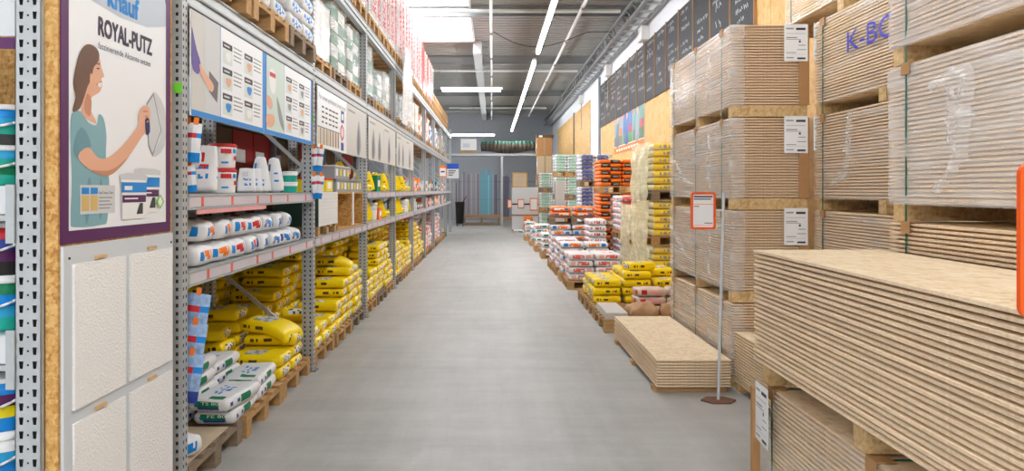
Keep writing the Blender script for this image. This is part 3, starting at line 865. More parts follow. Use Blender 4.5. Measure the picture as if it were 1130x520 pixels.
sh.poly([(.11, .275), (.20, .235), (.28, .205), (.31, .18), (.28, .15), (.22, .165), (.12, .23)], SKIN, 5, 3)
sh.poly([(.24, .26), (.38, .215), (.36, .10), (.24, .15)], mat('trowel_grey', (96, 92, 96), .5), 4)
def instructions(sh, x0, x1, rows, pic):
    colw = (x1 - x0) / 2
    for c in range(2):
        for r_ in range(rows):
            xa = x0 + c * colw + .02; z = h - .07 - r_ * (h - .1) / rows
            if r_ == 0 and c == 0: z -= 0
            sh.rect(xa, xa + colw * .42, z - .04, z - .005, DARK, 3); sh.rect(xa + .02, xa + colw * .3, z - .028, z - .018, LGREY, 4)
            hz = (h - .14) / rows - .05
            sh.rect(xa, xa + colw * .42, z - .045 - hz, z - .045, mat('sign_pic', (214, 226, 222), .5), 3)
            sh.poly([(xa + .06, z - .06), (xa + .14, z - .06), (xa + .13, z - .045 - hz * .6), (xa + .09, z - .045 - hz * .8), (xa + .05, z - .045 - hz * .5)], pic[(r_ + c) % len(pic)], 4, 3)
            for q in range(int(hz / .022) + 1): sh.rect(xa + colw * .48, xa + colw * (.82 + .1 * hsh(q, r_, c)), z - .012 - q * .024, z - .004 - q * .024, GREY, 3)
instructions(sh, .43, w - .04, 3, [WHITE, SKIN, BLUE]); sh.build(t)
t, sh, w, h = rack_sign(0, 5.115, 6.47, 'blue-bordered instruction sign with hands and a white bucket, left of the second upright')
sh.rect(0, w, 0, h, BLUE); sh.rect(.06, .5, .03, h, mat('sign_mint', (206, 224, 214), .5), 2); sh.rect(.505, w - .04, .03, h, PBG, 2)
sh.poly([(.12, .42), (.2, .46), (.28, .42), (.26, .30), (.16, .30)], WHITE, 3, 3); sh.rect(.13, .27, .40, .43, RED, 4)
sh.poly([(.06, .26), (.16, .25), (.2, .2), (.14, .17), (.06, .2)], SKIN, 4, 3); sh.poly([(.06, .13), (.22, .14), (.25, .09), (.16, .05), (.06, .06)], SKIN, 4, 3)
sh.poly([(.30, .28), (.36, .12), (.48, .05), (.48, .1), (.4, .2)], GREY, 3, 3)
instructions(sh, .53, w - .06, 3, [SKIN, GREY]); sh.build(t)
t, sh, w, h = rack_sign(1, 6.69, 8.02, 'white sign with a grey headline and brown striped swatches in the second bay')
sh.rect(0, w, 0, h, PBG); sh.text('Für einen perfekten Untergrund', .05, .43, .05, GREY, 3, w - .12)
for q in range(4):
    for a in range(5): sh.rect(.16 + a * .15, .16 + a * .15 + .08 + .05 * hsh(q, a), .36 - q * .045, .375 - q * .045, DARK, 2)
for q in range(14): sh.rect(.03 + q * .066, .07 + q * .066, .03, .175, (mat('swatch_sand', (206, 178, 112), .6), BROWN)[q % 2], 2)
sh.rect(0, w * .74, .178, .186, INK, 2)
sh.rect(w - .30, w - .14, .30, .42, DBLUE, 2); sh.rect(w - .27, w - .17, .33, .39, WHITE, 3)
sh.poly([(w - .33, .24), (w - .24, .29), (w - .15, .24), (w - .15, .16), (w - .24, .11), (w - .33, .16)], RED, 2); sh.poly([(w - .29, .23), (w - .24, .26), (w - .19, .23), (w - .19, .17), (w - .24, .14), (w - .29, .17)], WHITE, 3)
sh.rect(w - .30, w - .16, .02, .10, DBLUE, 2)
sh.build(t)
def tool_sign(y0, y1, label, shapes):
    t, sh, w, h = rack_sign(2, y0, y1, label)
    sh.rect(0, w, 0, h, SBG); sh.rect(w * .06, w * .4, h * .86, h * .9, GREY, 2)
    for a in shapes:
        sh.poly([(w * a, .03), (w * (a + .12), .02), (w * (a + .2), .12), (w * (a + .17), .26), (w * (a + .1), .40), (w * (a + .05), .36), (w * (a - .02), .2)], GREY, 2, 3)
        sh.poly([(w * (a + .02), .05), (w * (a + .09), .04), (w * (a + .12), .16), (w * (a + .08), .32), (w * (a + .03), .2)], mat('sign_tool_dark', (98, 102, 112), .5), 3, 3)
    sh.build(t)
tool_sign(8.03, 9.26, 'beige sign with one grey tool picture at the end of the second bay', [.5])
tool_sign(9.47, 10.75, 'beige sign with two grey tool pictures in the third bay', [.2, .62])
tool_sign(10.77, 12.06, 'beige sign with a leaning grey tool in the third bay, beside the fourth upright', [.35])
tool_sign(12.25, 13.5, 'beige sign with two dark tools in the fourth bay', [.15, .6])
tool_sign(13.52, 14.84, 'beige sign at the far end of the fourth bay', [.4])

# ---- pallets on the floor under the rack
BAYN = ['', 'first', 'second', 'third', 'fourth', 'fifth', 'sixth', 'seventh', 'eighth', 'ninth']
POS3 = ['near', 'middle', 'far']
for i in range(8):
    for q in range(3):
        y = UY[i] + .115 + q * .885
        pallet(1.05, .84, XF - 1.05 - .01 + (.012 if q == 1 else 0), y, 0, '%s floor pallet under the %s bay of the left rack' % (POS3[q], BAYN[i + 1]), 'floor pallets under the left rack',
               parts=i < 4, m=WOOD if (i + q) % 3 else WOODG)
COLS = {}
def rack_bag(k, i, x, y, layer, z, rz, **kw):
    lab = {'yellow': 'yellow plaster bag', 'yellow_droop': 'slumped yellow plaster bag', 'white_green': 'white bag with green and blue print', 'orange_white': 'white bag with orange print',
           'orange_plain': 'orange bag', 'red_white': 'white bag with red print'}[k]
    row = 'front' if x > -1.95 else 'rear'
    cols = COLS.setdefault((i, x > -1.95, x > -2.4), [])
    c = kw.pop('col', y)
    if not any(abs(c - q) < .12 for q in cols): cols.append(c)
    n = 1 + min(range(len(cols)), key=lambda q: abs(cols[q] - c))
    if x <= -2.4: row = 'rearmost'
    where = '%s row, %s rack bay, stack %s, layer %s' % (row, BAYN[i + 1], ORD[n], ORD[layer])
    return bag(k, x, y, z, rz, '%s, %s' % (lab, where), 'bags on the rack floor pallets', kw.pop('name', 'plaster_bag'), **kw)
HID = MB()
HIDK = {}
def hidden_bag(k, x, y, z, rz):
    if k not in HIDK:
        L, Wd, H_, ms = KIND[k]
        HIDK[k] = bag_mesh('low', L, Wd, H_, list(ms[0].materials), p_yellow if k == 'yellow' else p_band, 3, nu=10, nv=6, nw=3)
    me = HIDK[k]; i0 = len(HID.v); c, s_ = math.cos(rz), math.sin(rz)
    HID.v += [(x + v.co.x * c - v.co.y * s_, y + v.co.x * s_ + v.co.y * c, z + v.co.z) for v in me.vertices]
    for p in me.polygons: HID.f.append(tuple(i0 + q for q in p.vertices)); HID.m.append(HID.slot(me.materials[p.material_index]))
def ycol(k, i, x, y, n, H=.0945, rz=0.0, jit=.03, z=PH):
    r = random.Random(int(y * 100) + int(x * 1000))
    for l in range(n):
        if x < -2.4 or (x < -1.95 and i >= 2):
            hidden_bag(k, x + (r.random() - .5) * jit, y + (r.random() - .5) * jit * .6, z + l * H, rz + (r.random() - .5) * .08 + (PI if r.random() < .4 else 0)); continue
        rack_bag(k, i, x + (r.random() - .5) * jit, y + (r.random() - .5) * jit * .6, l + 1, z + l * H, rz + (r.random() - .5) * .08 + (PI if r.random() < .4 else 0))
# first bay: cardboard sheet, white and green bags, yellow bags
tag(MB().box(-2.44, -1.56, 3.95, 4.56, PH, PH + .005, CARDL).build('cardboard_sheet'), 'beige cardboard sheet lying on the nearest rack pallet', 'cardboard')
def printed_bag(x, y, z, rz, text, label):
    o = bag('white_green', x, y, z, rz, label, 'white and green bags in the first bay', 'screed_bag', variant=0)
    L, Wd, H, _ = KIND['white_green']
    sh = Sheet((-L / 2 - .004, Wd / 2, 0), (0, -1, 0), (0, 0, 1), .0008)
    sh.text(text, Wd * .36, H * .56, H * .22, WHITE, 1, Wd * .42); sh.text('ALLEGRO', Wd * .3, H * .17, H * .2, DBLUE, 1, Wd * .5); sh.text('Knauf', Wd * .07, H * .5, H * .2, BLUE, 1, Wd * .24)
    sh.build(o, 'print'); return o
HB = .0825
printed_bag(-1.665, 4.84, PH + .002, PI / 2 + .02, 'FE 80', 'white and green FE 80 bag under the top bag, at the pallet edge')
printed_bag(-1.655, 4.80, PH + HB + .006, PI / 2 - .12, 'TS 80', 'white and green TS 80 bag lying on top at the pallet edge')
for l in range(4):
    rack_bag('white_green', 0, -1.945 + .01 * (l % 2), 4.84 + .02 * (l % 2), l + 1, PH + .002 + l * HB, PI / 2 + (.05 if l == 3 else -.02))
for l in range(3): rack_bag('white_green', 0, -2.225, 4.86, l + 1, PH + .002 + l * HB, PI / 2)
for l in range(2): rack_bag('white_green', 0, -1.68, 5.36, l + 1, PH + l * HB, PI / 2 + .05)
for l in range(3): rack_bag('white_green', 0, -1.96, 5.37, l + 1, PH + l * HB, PI / 2 - .03)
bag('blue_mark', -1.70, 4.02, PH + .008, 1.2, 'small white bag with blue name at the near corner of the cardboard', 'small bags on the floor pallet', 'small_bag')
ycol('yellow', 0, -1.76, 5.82, 2); ycol('yellow', 0, -1.75, 6.15, 3)
rack_bag('yellow_droop', 0, -1.76, 6.12, 4, PH + 3 * .0945, -.25, ry=.08)
ycol('yellow', 0, -2.18, 5.82, 3, jit=.05); ycol('yellow', 0, -2.19, 6.15, 5, jit=.05); ycol('yellow', 0, -2.36, 5.34, 4, jit=.02)
rack_bag('yellow', 0, -2.2, 5.80, 4, PH + 3 * .0945, .1); rack_bag('yellow', 0, -2.34, 5.36, 5, PH + 4 * .0945, -.1)
for y in (4.35, 4.66): ycol('yellow', 0, -2.70, y, 8, jit=.05)
for y in (5.0, 5.32, 5.64, 5.96, 6.28): ycol('yellow', 0, -2.70, y, 9, jit=.05)
# second bay
for y, n in ((6.90, 2), (7.22, 2), (7.55, 2), (7.87, 3), (8.20, 5), (8.52, 6), (8.85, 6), (9.15, 5)): ycol('yellow', 1, -1.755, y, n)
for y, n in ((6.90, 4), (7.22, 5), (7.55, 7), (7.87, 7), (8.20, 8), (8.52, 7), (8.85, 8), (9.15, 8)): ycol('yellow', 1, -2.2, y, n, jit=.04)
rack_bag('yellow', 1, -1.80, 7.12, 3, PH + .19, PI / 2 + .25, ry=.42)
rack_bag('yellow_droop', 1, -1.77, 8.62, 7, PH + 6 * .0945, .1)
for y in (6.9, 7.3, 7.7, 8.1, 8.5, 8.9): ycol('yellow', 1, -2.70, y, 9, jit=.05)
# third to eighth bay
for y, n in ((9.68, 3), (10.0, 4), (10.32, 4), (10.65, 7), (10.97, 7), (11.3, 7), (11.62, 5), (11.92, 3)): ycol('yellow', 2, -1.755, y, n)
for y, n in ((9.68, 7), (10.0, 8), (10.32, 8), (10.65, 8), (10.97, 7), (11.3, 8), (11.62, 8), (11.92, 8)): ycol('yellow', 2, -2.2, y, n, jit=.04)
for y, n in ((12.46, 6), (12.8, 6), (13.12, 5), (13.45, 5), (13.8, 4), (14.15, 4), (14.5, 5), (14.75, 4)): ycol('yellow', 3, -1.755, y, n); ycol('yellow', 3, -2.2, y, 8)
for y, n in ((15.25, 4), (15.6, 8), (15.95, 8), (16.3, 7), (16.65, 5), (17.0, 3), (17.35, 3)): ycol('yellow', 4, -1.755, y, n); ycol('yellow' if y > 16 else 'orange_plain', 4, -2.2, y, 8)
for y, n, k in ((18.0, 3, 'yellow'), (18.45, 4, 'orange_white'), (18.9, 5, 'orange_plain'), (19.35, 5, 'red_white'), (19.83, 4, 'orange_white')): ycol(k, 5, -1.77, y, n, H=.1055); ycol('orange_plain', 5, -2.22, y, 8, H=.1055)
for y, n, k in ((20.9, 4, 'orange_plain'), (21.4, 5, 'red_white'), (21.9, 6, 'orange_white'), (22.4, 5, 'orange_plain'), (22.86, 7, 'red_white')): ycol(k, 6, -1.77, y, n, H=.1055); ycol('orange_white', 6, -2.22, y, 8, H=.1055)

o = HID.build('stacked_bags', None, True); o['kind'] = 'stuff'
tag(o, 'mass of yellow bags filling the shaded rear of the left rack', 'bags')
# ---- hanging sachets on the posts
def sachet(x, y, z, w, h, ry, rz, label, m1=BLUE, base=BAGW):
    t = thing('hanging_pack', label, 'packet', (x, y, z), (0, ry, rz), group='packs hanging on the posts')
    mb = MB(); n = 8
    for a in range(n):
        z0 = -h * a / n; z1 = -h * (a + 1) / n
        f = lambda q: .018 * math.sin(PI * min(1, q / n * 1.05)) + .002
        m = m1 if a >= n - 2 else (RED if a in (2,) else base)
        for s_ in (-1, 1):
            d0, d1 = f(a) * s_, f(a + 1) * s_
            for c0, c1, k0, k1 in ((-w / 2, -w / 6, .2, 1), (-w / 6, w / 6, 1, 1), (w / 6, w / 2, 1, .2)):
                mm = m if not (m is RED and c0 > 0) else BLUE
                mb.face([(c0, d0 * k0, z0), (c1, d0 * k1, z0), (c1, d1 * k1, z1), (c0, d1 * k0, z1)][::s_], mm)
    mb.build('pack', t, True); MB().box(-.012, .012, -.004, .004, -.012, .03, ORANGE).build('clip', t)
    return t
for q in range(2):
    sachet(-1.56 + q * .05, 3.96 - q * .03, 1.895 - q * .004, .062, .20, -.12 + .2 * q, .2, 'slim white pack with blue foot by the poster edge, %s of the upper pair' % ('left', 'right')[q])
sachet(-1.555, 3.95, 1.68, .06, .14, -.08, .2, 'slim white pack with blue foot by the poster edge, lower one')
BW = mat('pack_blue_white', (150, 180, 220), .35, var=.35, vscale=30)
for q in range(3): sachet(-1.52 - q * .006, 3.99 - q * .03, 1.015 - q * .15, .13, .25, .16, .15, 'blue and white zip pack hanging by the near post, %s from the top' % ORD[q + 1], DBLUE, BW)
for q in range(2):
    for s_ in range(2):
        sachet(-1.515 + s_ * .06, 6.56, 1.91 - q * .235, .055, .20, -.1 + s_ * .22, .2, 'slim white pack with blue foot on the second post, %s %s' % (('upper', 'lower')[q], ('left', 'right')[s_]))
MB_G = mat('tag_green', (120, 220, 60), .5)
for y, z in ((UY[0], 2.03), (UY[1], 2.14)): tag(MB().box(XF - .04, XF + .002, y - .004, y - .001, z, z + .05, MB_G).build('shelf_tag'), 'small bright green tag on the %s rack post' % ('first' if y < 5 else 'second'), 'tag')

# ---- goods on the shelves, first bay
Z2 = 1.532; Z1 = 1.142
bag('red_mark', -1.68, 4.03, Z2 + .135, .6, 'white bag with red print lying behind the hanging packs on the upper shelf', 'bags on the upper shelf', 'filler_bag', ry=.12)
bag('orange_mark', -1.72, 4.06, Z2, .3, 'white bag at the near end of the upper shelf', 'bags on the upper shelf', 'filler_bag')
def standing_bag(k, x, y, z, h, w, d, rz, lean, label, group, mats):
    me = bag_mesh(k, h, w, d, mats, p_stand, sum(map(ord, label)) % 50, nu=18, nv=10, nw=5, puff=.2)
    me.transform(Matrix.Rotation(-PI / 2, 4, 'Y') @ Matrix.Translation((0, 0, -d / 2)))
    me.transform(Matrix.Translation((0, 0, h / 2)))
    for v_ in me.vertices:                               # slumped foot, pinched head
        f = max(0, v_.co.z / h); v_.co.x *= 1.12 - .62 * f ** 2; v_.co.y *= 1.05 - .22 * f ** 2
    me.update()
    return tag(link('filler_bag', me, None, (x, y, z), (0, lean, rz)), label, 'bag', group)
standing_bag('tall', -1.64, 4.34, Z2, .29, .17, .09, -PI / 2 + .1, -.28, 'tall white bag with red and blue print leaning on the stacked buckets', 'bags on the upper shelf', [BAGW, RED, BLUE])
for q in range(2):
    bk = paint_bucket(-1.66, 4.74, Z2 + q * .152, .086, .15, (WHITE, WHITE, WHITE, WHITE), 'white bucket with red lid, %s of the stacked pair on the shelf' % ('lower', 'upper')[q], 'red-lidded buckets', lid=RED, bail=False)
    lb = MB()
    for a0, a1, z0, z1, m in ((-1.35, -.55, .09, .118, RED), (-.4, -.05, .092, .118, BLUE), (-.3, .1, .05, .075, RED), (-1.3, -.8, .03, .04, BLUE)):
        for s_ in range(5):
            b0 = a0 + (a1 - a0) * s_ / 5; b1 = a0 + (a1 - a0) * (s_ + 1) / 5; rr_ = .086 * .975
            lb.face([(math.cos(b0) * rr_, math.sin(b0) * rr_, z0), (math.cos(b1) * rr_, math.sin(b1) * rr_, z0), (math.cos(b1) * rr_, math.sin(b1) * rr_, z1), (math.cos(b0) * rr_, math.sin(b0) * rr_, z1)], m)
    lb.build('print', bk)
for q in range(3): standing_bag('sm', -1.62 + .01 * q, 5.08 + q * .11, Z2, .17, .12, .07, -PI / 2 + .2, -.2, 'small standing white bag beside the buckets, %s from the near side' % ORD[q + 1], 'bags on the upper shelf', [BAGW, LGREY, BLUE])
standing_bag('bg', -1.66, 5.55, Z2, .265, .24, .10, .45, -.05, 'large standing white bag with light blue print on the upper shelf', 'bags on the upper shelf', [BAGW, BLUE, BLUE])
standing_bag('bg', -1.65, 5.86, Z2, .27, .22, .10, .45, -.05, 'large standing white bag with navy print on the upper shelf', 'bags on the upper shelf', [BAGW, NAVY, BLUE])
for q in range(2): paint_bucket(-1.62, 6.18, Z2 + q * .085, .06, .084, (TEAL, TEAL, WHITE), 'small teal tub on the upper shelf, %s of two' % ('lower', 'upper')[q], 'small teal tubs', bail=False)
tag(MB().box(XF + .001, XF + .006, 3.98, 5.2, 1.425, 1.449, PINK).build('price_banner'), 'pale red and white price strip hanging below the upper shelf', 'label')
ks = ['orange_mark', 'orange_mark', 'red_mark', 'red_mark', 'blue_mark', 'blue_mark', 'blue_mark', 'blue_mark']
for l in range(2):
    for q in range(8):
        if l == 1 and q == 7: continue
        bag(ks[q], -1.67, 4.15 + q * .275 + l * .06, Z1 + l * .127, PI / 2 + .2 * math.sin(q * 5 + l * 2), 'small white bag with %s print on the lower shelf, %s layer, %s along' % (('orange', 'red', 'blue')[(q > 1) + (q > 3)], ('bottom', 'top')[l], ORD[q + 1]), 'small bags on the lower shelf', 'filler_bag', ry=.03 * math.sin(q * 3.1 + l))
for q in range(5): bag(ks[q], -1.95, 4.15 + q * .36, Z1 + .0, .2 * math.sin(q * 3), 'white bag in the back row of the lower shelf, %s along' % ORD[q + 1], 'small bags on the lower shelf', 'filler_bag')
for q in range(2):
    t = thing('carton_pack', 'pale carton with an orange stripe at the back of the lower shelf, %s of two' % ('nearer', 'farther')[q], 'box', (-2.02, 4.0 + q * .40, Z1 + .127))
    MB().box(-.1, .1, 0, .36, 0, .16, CARDL).build('body', t); MB().box(.1, .102, .03, .33, .06, .11, ORANGE).build('print', t)

# ---- second bay shelf: white board stack, chipboard cubbies, bins and crates
t = thing('small_pallet', 'small wooden pallet under the white board stack on the rack shelf', 'pallet', (-1.92, 6.80, Z1))
for q in range(4): MB().box(0, .38, q * .255, q * .255 + .1, .065, .082, WOOD).build('deck_board', t)
for q in range(3): MB().box(.0, .38, q * .36 + .01, q * .36 + .1, 0, .064, WOOD).build('runner', t)
t = thing('white_board_stack', 'stack of white insulation boards with dark green end on the shelf', 'boards', (-1.92, 6.80, Z1 + .083))
for q in range(10): MB().box(0, .385, .02, .86, q * .031, q * .031 + .029, PAINTW).build('insulation_board', t)
MB().box(.0, .385, .0, .018, 0, .308, mat('dark_green', (46, 74, 62), .6)).build('end_cover', t)
t = thing('chipboard_cubby', 'open chipboard box with two compartments on the lower shelf of the second bay', 'box', (-1.95, 7.72, Z1))
for a in (0, .76, 1.50): MB().box(0, .40, a, a + .018, .018, .37, OSBD).build('side_panel', t)
MB().box(0, .40, 0, 1.518, 0, .017, OSBD).build('bottom', t); MB().box(0, .40, 0, 1.518, .371, .388, OSBD).build('top', t); MB().box(-.012, 0, 0, 1.518, 0, .388, OSBD).build('back', t)
tag(MB().box(XF - .015, XF - .005, 8.50, 8.56, Z1 + .03, Z1 + .39, WHITE).build('price_slip'), 'white paper slip hanging in front of the chipboard box', 'label')
for q in range(2): bag('red_white', -1.78, 8.0, Z1 + .018 + q * .105, .1, 'white bag with purple-red print in the chipboard box, %s' % ('lower', 'upper')[q], 'bags in the chipboard box', 'filler_bag').scale = (.6, .9, .9)
for q in range(2):
    t = thing('yellow_bin', 'yellow plastic bin with red lid on the white boards, %s' % ('nearer', 'farther')[q], 'bin', (-1.68, 6.86 + q * .36, Z1 + .395), group='yellow bins')
    MB().box(-.12, .12, 0, .32, 0, .11, YELLOW).build('body', t); MB().box(-.125, .125, -.005, .325, .111, .13, RED).build('lid', t); MB().box(.121, .123, .08, .24, .03, .09, WHITE).build('label', t)
GB = mat('crate_grey', (150, 154, 160), .5)
for q, (y, z, l) in enumerate(((7.75, 1.531, .75), (8.52, 1.531, .7), (7.68, 1.668, .8))):
    t = thing('storage_crate', ['grey plastic crate on the chipboard box, near one', 'grey plastic crate on the chipboard box, far one', 'grey lidded crate on top of another crate'][q], 'crate', (-1.74, y, z), group='grey crates')
    mb = MB(); mb.box(-.17, .17, 0, l, 0, .01, GB); mb.box(-.17, -.16, 0, l, .01, .12, GB); mb.box(.16, .17, 0, l, .01, .12, GB); mb.box(-.16, .16, 0, .01, .01, .12, GB); mb.box(-.16, .16, l - .01, l, .01, .12, GB); mb.build('body', t)
    MB().box(-.18, .18, -.01, l + .01, .12, .134, LGREY if q == 2 else GB).build('rim', t)
    for a in range(4): MB().box(.1705, .173, .06 + a * l / 4, .06 + a * l / 4 + .1, .03, .10, (WHITE, YELLOW)[a % 2]).build('label', t)
standing_bag('yl', -1.7, 8.75, 1.70, .18, .16, .1, .4, -.25, 'yellow bag leaning on the grey crates in the second bay', 'bags on the crates', [BAGY, LGREY, BROWN])
# ---- farther shelf goods
r = random.Random(3)
def shelf_goods(i, z, lv):
    y = UY[i] + .18; n = 0
    while y < UY[i + 1] - .3:
        c = r.random(); n += 1; nm = '%s along the %s shelf of the %s rack bay' % (ORD[n], lv, BAYN[i + 1])
        if c < .16 and i < 5:
            paint_bucket(-1.68, y + .13, z, .12, .24, (WHITE, WHITE, LGREY), 'white bucket, ' + nm, 'goods on the far shelves', bail=False); y += .32
        elif c < .72 and i < 4:
            standing_bag('yb', -1.66, y + .13, z, .28, .24, .13, .35 + .2 * r.random(), -.12, 'standing yellow bag, ' + nm, 'goods on the far shelves', [BAGY, WHITE, BROWN]); y += .27
        elif c < .84 or i >= 4:
            m = (PAINTW, GREEN, ORANGE, CARD, LGREY, NAVY)[r.randrange(6)]; w_ = .2 + .2 * r.random(); hh = .14 + .14 * r.random()
            t = thing('goods_carton', '%s carton, %s' % ({'white_paint': 'white', 'print_green': 'green', 'print_orange': 'orange', 'cardboard': 'brown', 'print_light_grey': 'pale grey', 'print_navy': 'dark blue'}[m.name], nm), 'box', (-1.7, y, z), group='goods on the far shelves')
            MB().box(-.14, .13, 0, w_, 0, hh, m).build('body', t); MB().box(.131, .133, w_ * .2, w_ * .8, hh * .3, hh * .7, WHITE if m is not PAINTW else RED).build('label', t); y += w_ + .05
        else:
            ob = bag('yellow_far', -1.72, y + .18, z, PI / 2, 'yellow bag lying flat, ' + nm, 'goods on the far shelves', 'filler_bag'); y += .42
for i in range(2, 8):
    shelf_goods(i, Z1, 'lower'); shelf_goods(i, Z2, 'upper')
# red cartons of the back-to-back rack; dark ones added to keep the gaps dark
CR = mat('carton_red', (170, 30, 34), .6); CD = mat('carton_dark', (104, 80, 60), .75)
for i in range(4):
    for q in range(4):
        for z, lv in ((1.05, 'lower'), (1.65, 'middle')):
            y = UY[i] + .06 + q * .69
            m = CR if (lv == 'middle' and q in (2, 3)) else CD
            t = thing('shipping_carton', '%s carton of the rack behind, %s bay, %s level, %s from the near side' % ('red' if m is CR else 'added dark brown', BAYN[i + 1], lv, ORD[q + 1]), 'box', (-3.3, y, z), group='cartons behind the rack')
            MB().box(0, .6, 0, .66, 0, .54, m).build('body', t); MB().box(.6, .602, .08, .4, .2, .34, GREY if m is CD else WHITE).build('label', t)
t = thing('rear_rack', 'grey steel rack standing back to back behind the left rack', 'rack', (-3.35, UY[0], 0))
for z in (1.0, 1.6, 2.2):
    MB().box(0, .7, 0, 11.2, z, z + .045, STEELD).build('shelf', t)
for q in range(5):
    for xx in (-.02, .66): MB().box(xx, xx + .06, q * 2.785 - .03, q * 2.785 + .03, 0, 2.6, STEELD).build('post', t)

# ---- pallets and wrapped goods on the upper rack levels
ZU = 2.622; ZT = 3.586
def wrap(x0, x1, y0, y1, z0, z1, parent, m=FILM, amp=.02, n=14, seed=0, sides='all', skirt=0.0, name='film_wrap'):
    """wrinkled stretch film draped round a block (coordinates local to parent)"""
    ring = []
    for a in range(n): ring.append((x0 + (x1 - x0) * a / n, y0, 0, -1))
    for a in range(n): ring.append((x1, y0 + (y1 - y0) * a / n, 1, 0))
    for a in range(n): ring.append((x1 - (x1 - x0) * a / n, y1, 0, 1))
    for a in range(n): ring.append((x0, y1 - (y1 - y0) * a / n, -1, 0))
    nz = 14; vs = []; fs = []; R = len(ring)
    for k in range(nz + 1):
        z = z0 - skirt + (z1 - z0 + skirt) * k / nz
        for x, y, nx, ny in ring:
            d = .008 + amp * (.5 + .5 * noise.noise(Vector((x * 7 + seed, y * 7, z * 5)))) + amp * .5 * abs(noise.noise(Vector((x * 22, y * 22 + seed, z * 9))))
            if skirt and z < z0: d += amp * 1.5
            vs.append((x + nx * d, y + ny * d, z + (.01 * noise.noise(Vector((x * 9, y * 9, seed))) if 0 < k < nz else 0)))
    for k in range(nz):
        for a in range(R):
            b = (a + 1) % R
            fs.append((k * R + a, k * R + b, (k + 1) * R + b, (k + 1) * R + a))
    fs.append(tuple(nz * R + a for a in range(R)))
    me = bpy.data.meshes.new(name); me.from_pydata(vs, [], fs); me.materials.append(m)
    me.polygons.foreach_set('use_smooth', [True] * len(fs)); me.update()
    return link(name, me, parent)
for q in range(3):
    y = UY[0] + .12 + q * .87
    pallet(1.0, .82, XF - .99 + .04, y, ZU, '%s pallet on the upper beam of the first bay' % POS3[q], 'pallets on the upper beams', True, WOOD if q != 2 else WOODG)
    for l in range(5):
        for c in range(2):
            k = 'red_white' if q == 0 else 'blue_text'
            bag(k, XF - .21 + .03, y + .21 + c * .40, ZU + PH + l * .121, PI / 2 * 0 + .04 * math.sin(l * 3 + c), 'white bag, %s print, %s upper pallet of first bay, layer %s, %s' % (('red' if q == 0 else 'light blue'), POS3[q], ORD[l + 1], ('near', 'far')[c]), 'bags on the upper pallets', 'cement_bag')
def wrapped_pallet(y, ln, z, hgt, rows, mats, label, seed, film=FILMH, skirt=.05, parts=False, x=XF - 1.04, lx=1.0):
    pallet(lx, ln, x, y, z, 'pallet under the ' + label, 'pallets on the upper beams', parts, WOOD if seed % 2 else WOODG)
    t = thing('wrapped_load', label, 'wrapped goods', (x, y, z + PH), group='film-wrapped loads on the rack')
    hh = hgt / rows; ln -= .08 * hsh(seed, 2)
    for k in range(rows): MB().box(.02, lx - .03, .02, ln / 2 - .005, k * hh, (k + 1) * hh - .008, mats[k % len(mats)]).build('package', t); MB().box(.02, lx - .03, ln / 2 + .005, ln - .02, k * hh, (k + 1) * hh - .008, mats[(k + 1) % len(mats)]).build('package', t)
    wrap(.01, lx - .02, .01, ln - .01, .002, hgt, t, film, .022, 14, seed)
PGREEN = mat('package_green', (70, 128, 104), .6); PWHT = mat('package_white', (222, 226, 224), .6); PGREY = mat('package_grey', (176, 182, 178), .6); PCREAM = mat('package_cream', (232, 222, 190), .6)
wrapped_pallet(UY[1] + .15, .82, ZU, .52, 3, [PWHT], 'load swathed in milky film beside the second upright', 1, FILMM, .12)
wrapped_pallet(UY[1] + 1.05, .78, ZU, .66, 5, [PGREEN, PWHT], 'film-wrapped green and white packages, nearer one in the second bay', 2)
wrapped_pallet(UY[1] + 1.91, .76, ZU, .62, 5, [PWHT, PGREEN], 'film-wrapped green and white packages, farther one in the second bay', 3)
for i in range(2, 8):
    for q in range(3):
        nm = '%s on the upper beam of the %s bay' % (POS3[q], BAYN[i + 1])
        ms = [[PGREY, PGREEN], [PWHT, PGREY], [PCREAM, PWHT], [PWHT, ORANGE], [DBLUE, PWHT], [CARD, CARDL]][(i - 2 + (q > 1)) % 6]
        wrapped_pallet(UY[i] + .15 + q * .88, .76, ZU, .40 + .24 * hsh(i, q), 4, ms, 'film-wrapped load, ' + nm, 10 + i * 3 + q, FILM if i > 3 else FILMH)
# big white film hood hanging from the top level in the fourth bay
t = thing('film_curtain', 'long white plastic sheet hanging from the top level of the rack', 'plastic sheet', (XF + .055, 12.35, 2.66))
vs = []; fs = []; nn = 26; nz = 18
for k in range(nz + 1):
    f = k / nz
    for a in range(nn + 1):
        g = a / nn
        wv = .05 * math.sin(g * 26) * (.3 + f * .2 + .5 * (1 - f)) + .06 * noise.noise(Vector((g * 6, f * 3, 1)))
        vs.append((.06 + wv, (g - .5) * (1.0 + .5 * (1 - f)) + .55, f * 1.25 + .05 * math.sin(g * 17) * (1 - f)))
for k in range(nz):
    for a in range(nn): fs.append((k * (nn + 1) + a, k * (nn + 1) + a + 1, (k + 1) * (nn + 1) + a + 1, (k + 1) * (nn + 1) + a))
me = bpy.data.meshes.new('sheet'); me.from_pydata(vs, [], fs); me.materials.append(FILMM); me.polygons.foreach_set('use_smooth', [True] * len(fs)); link('sheet', me, t)
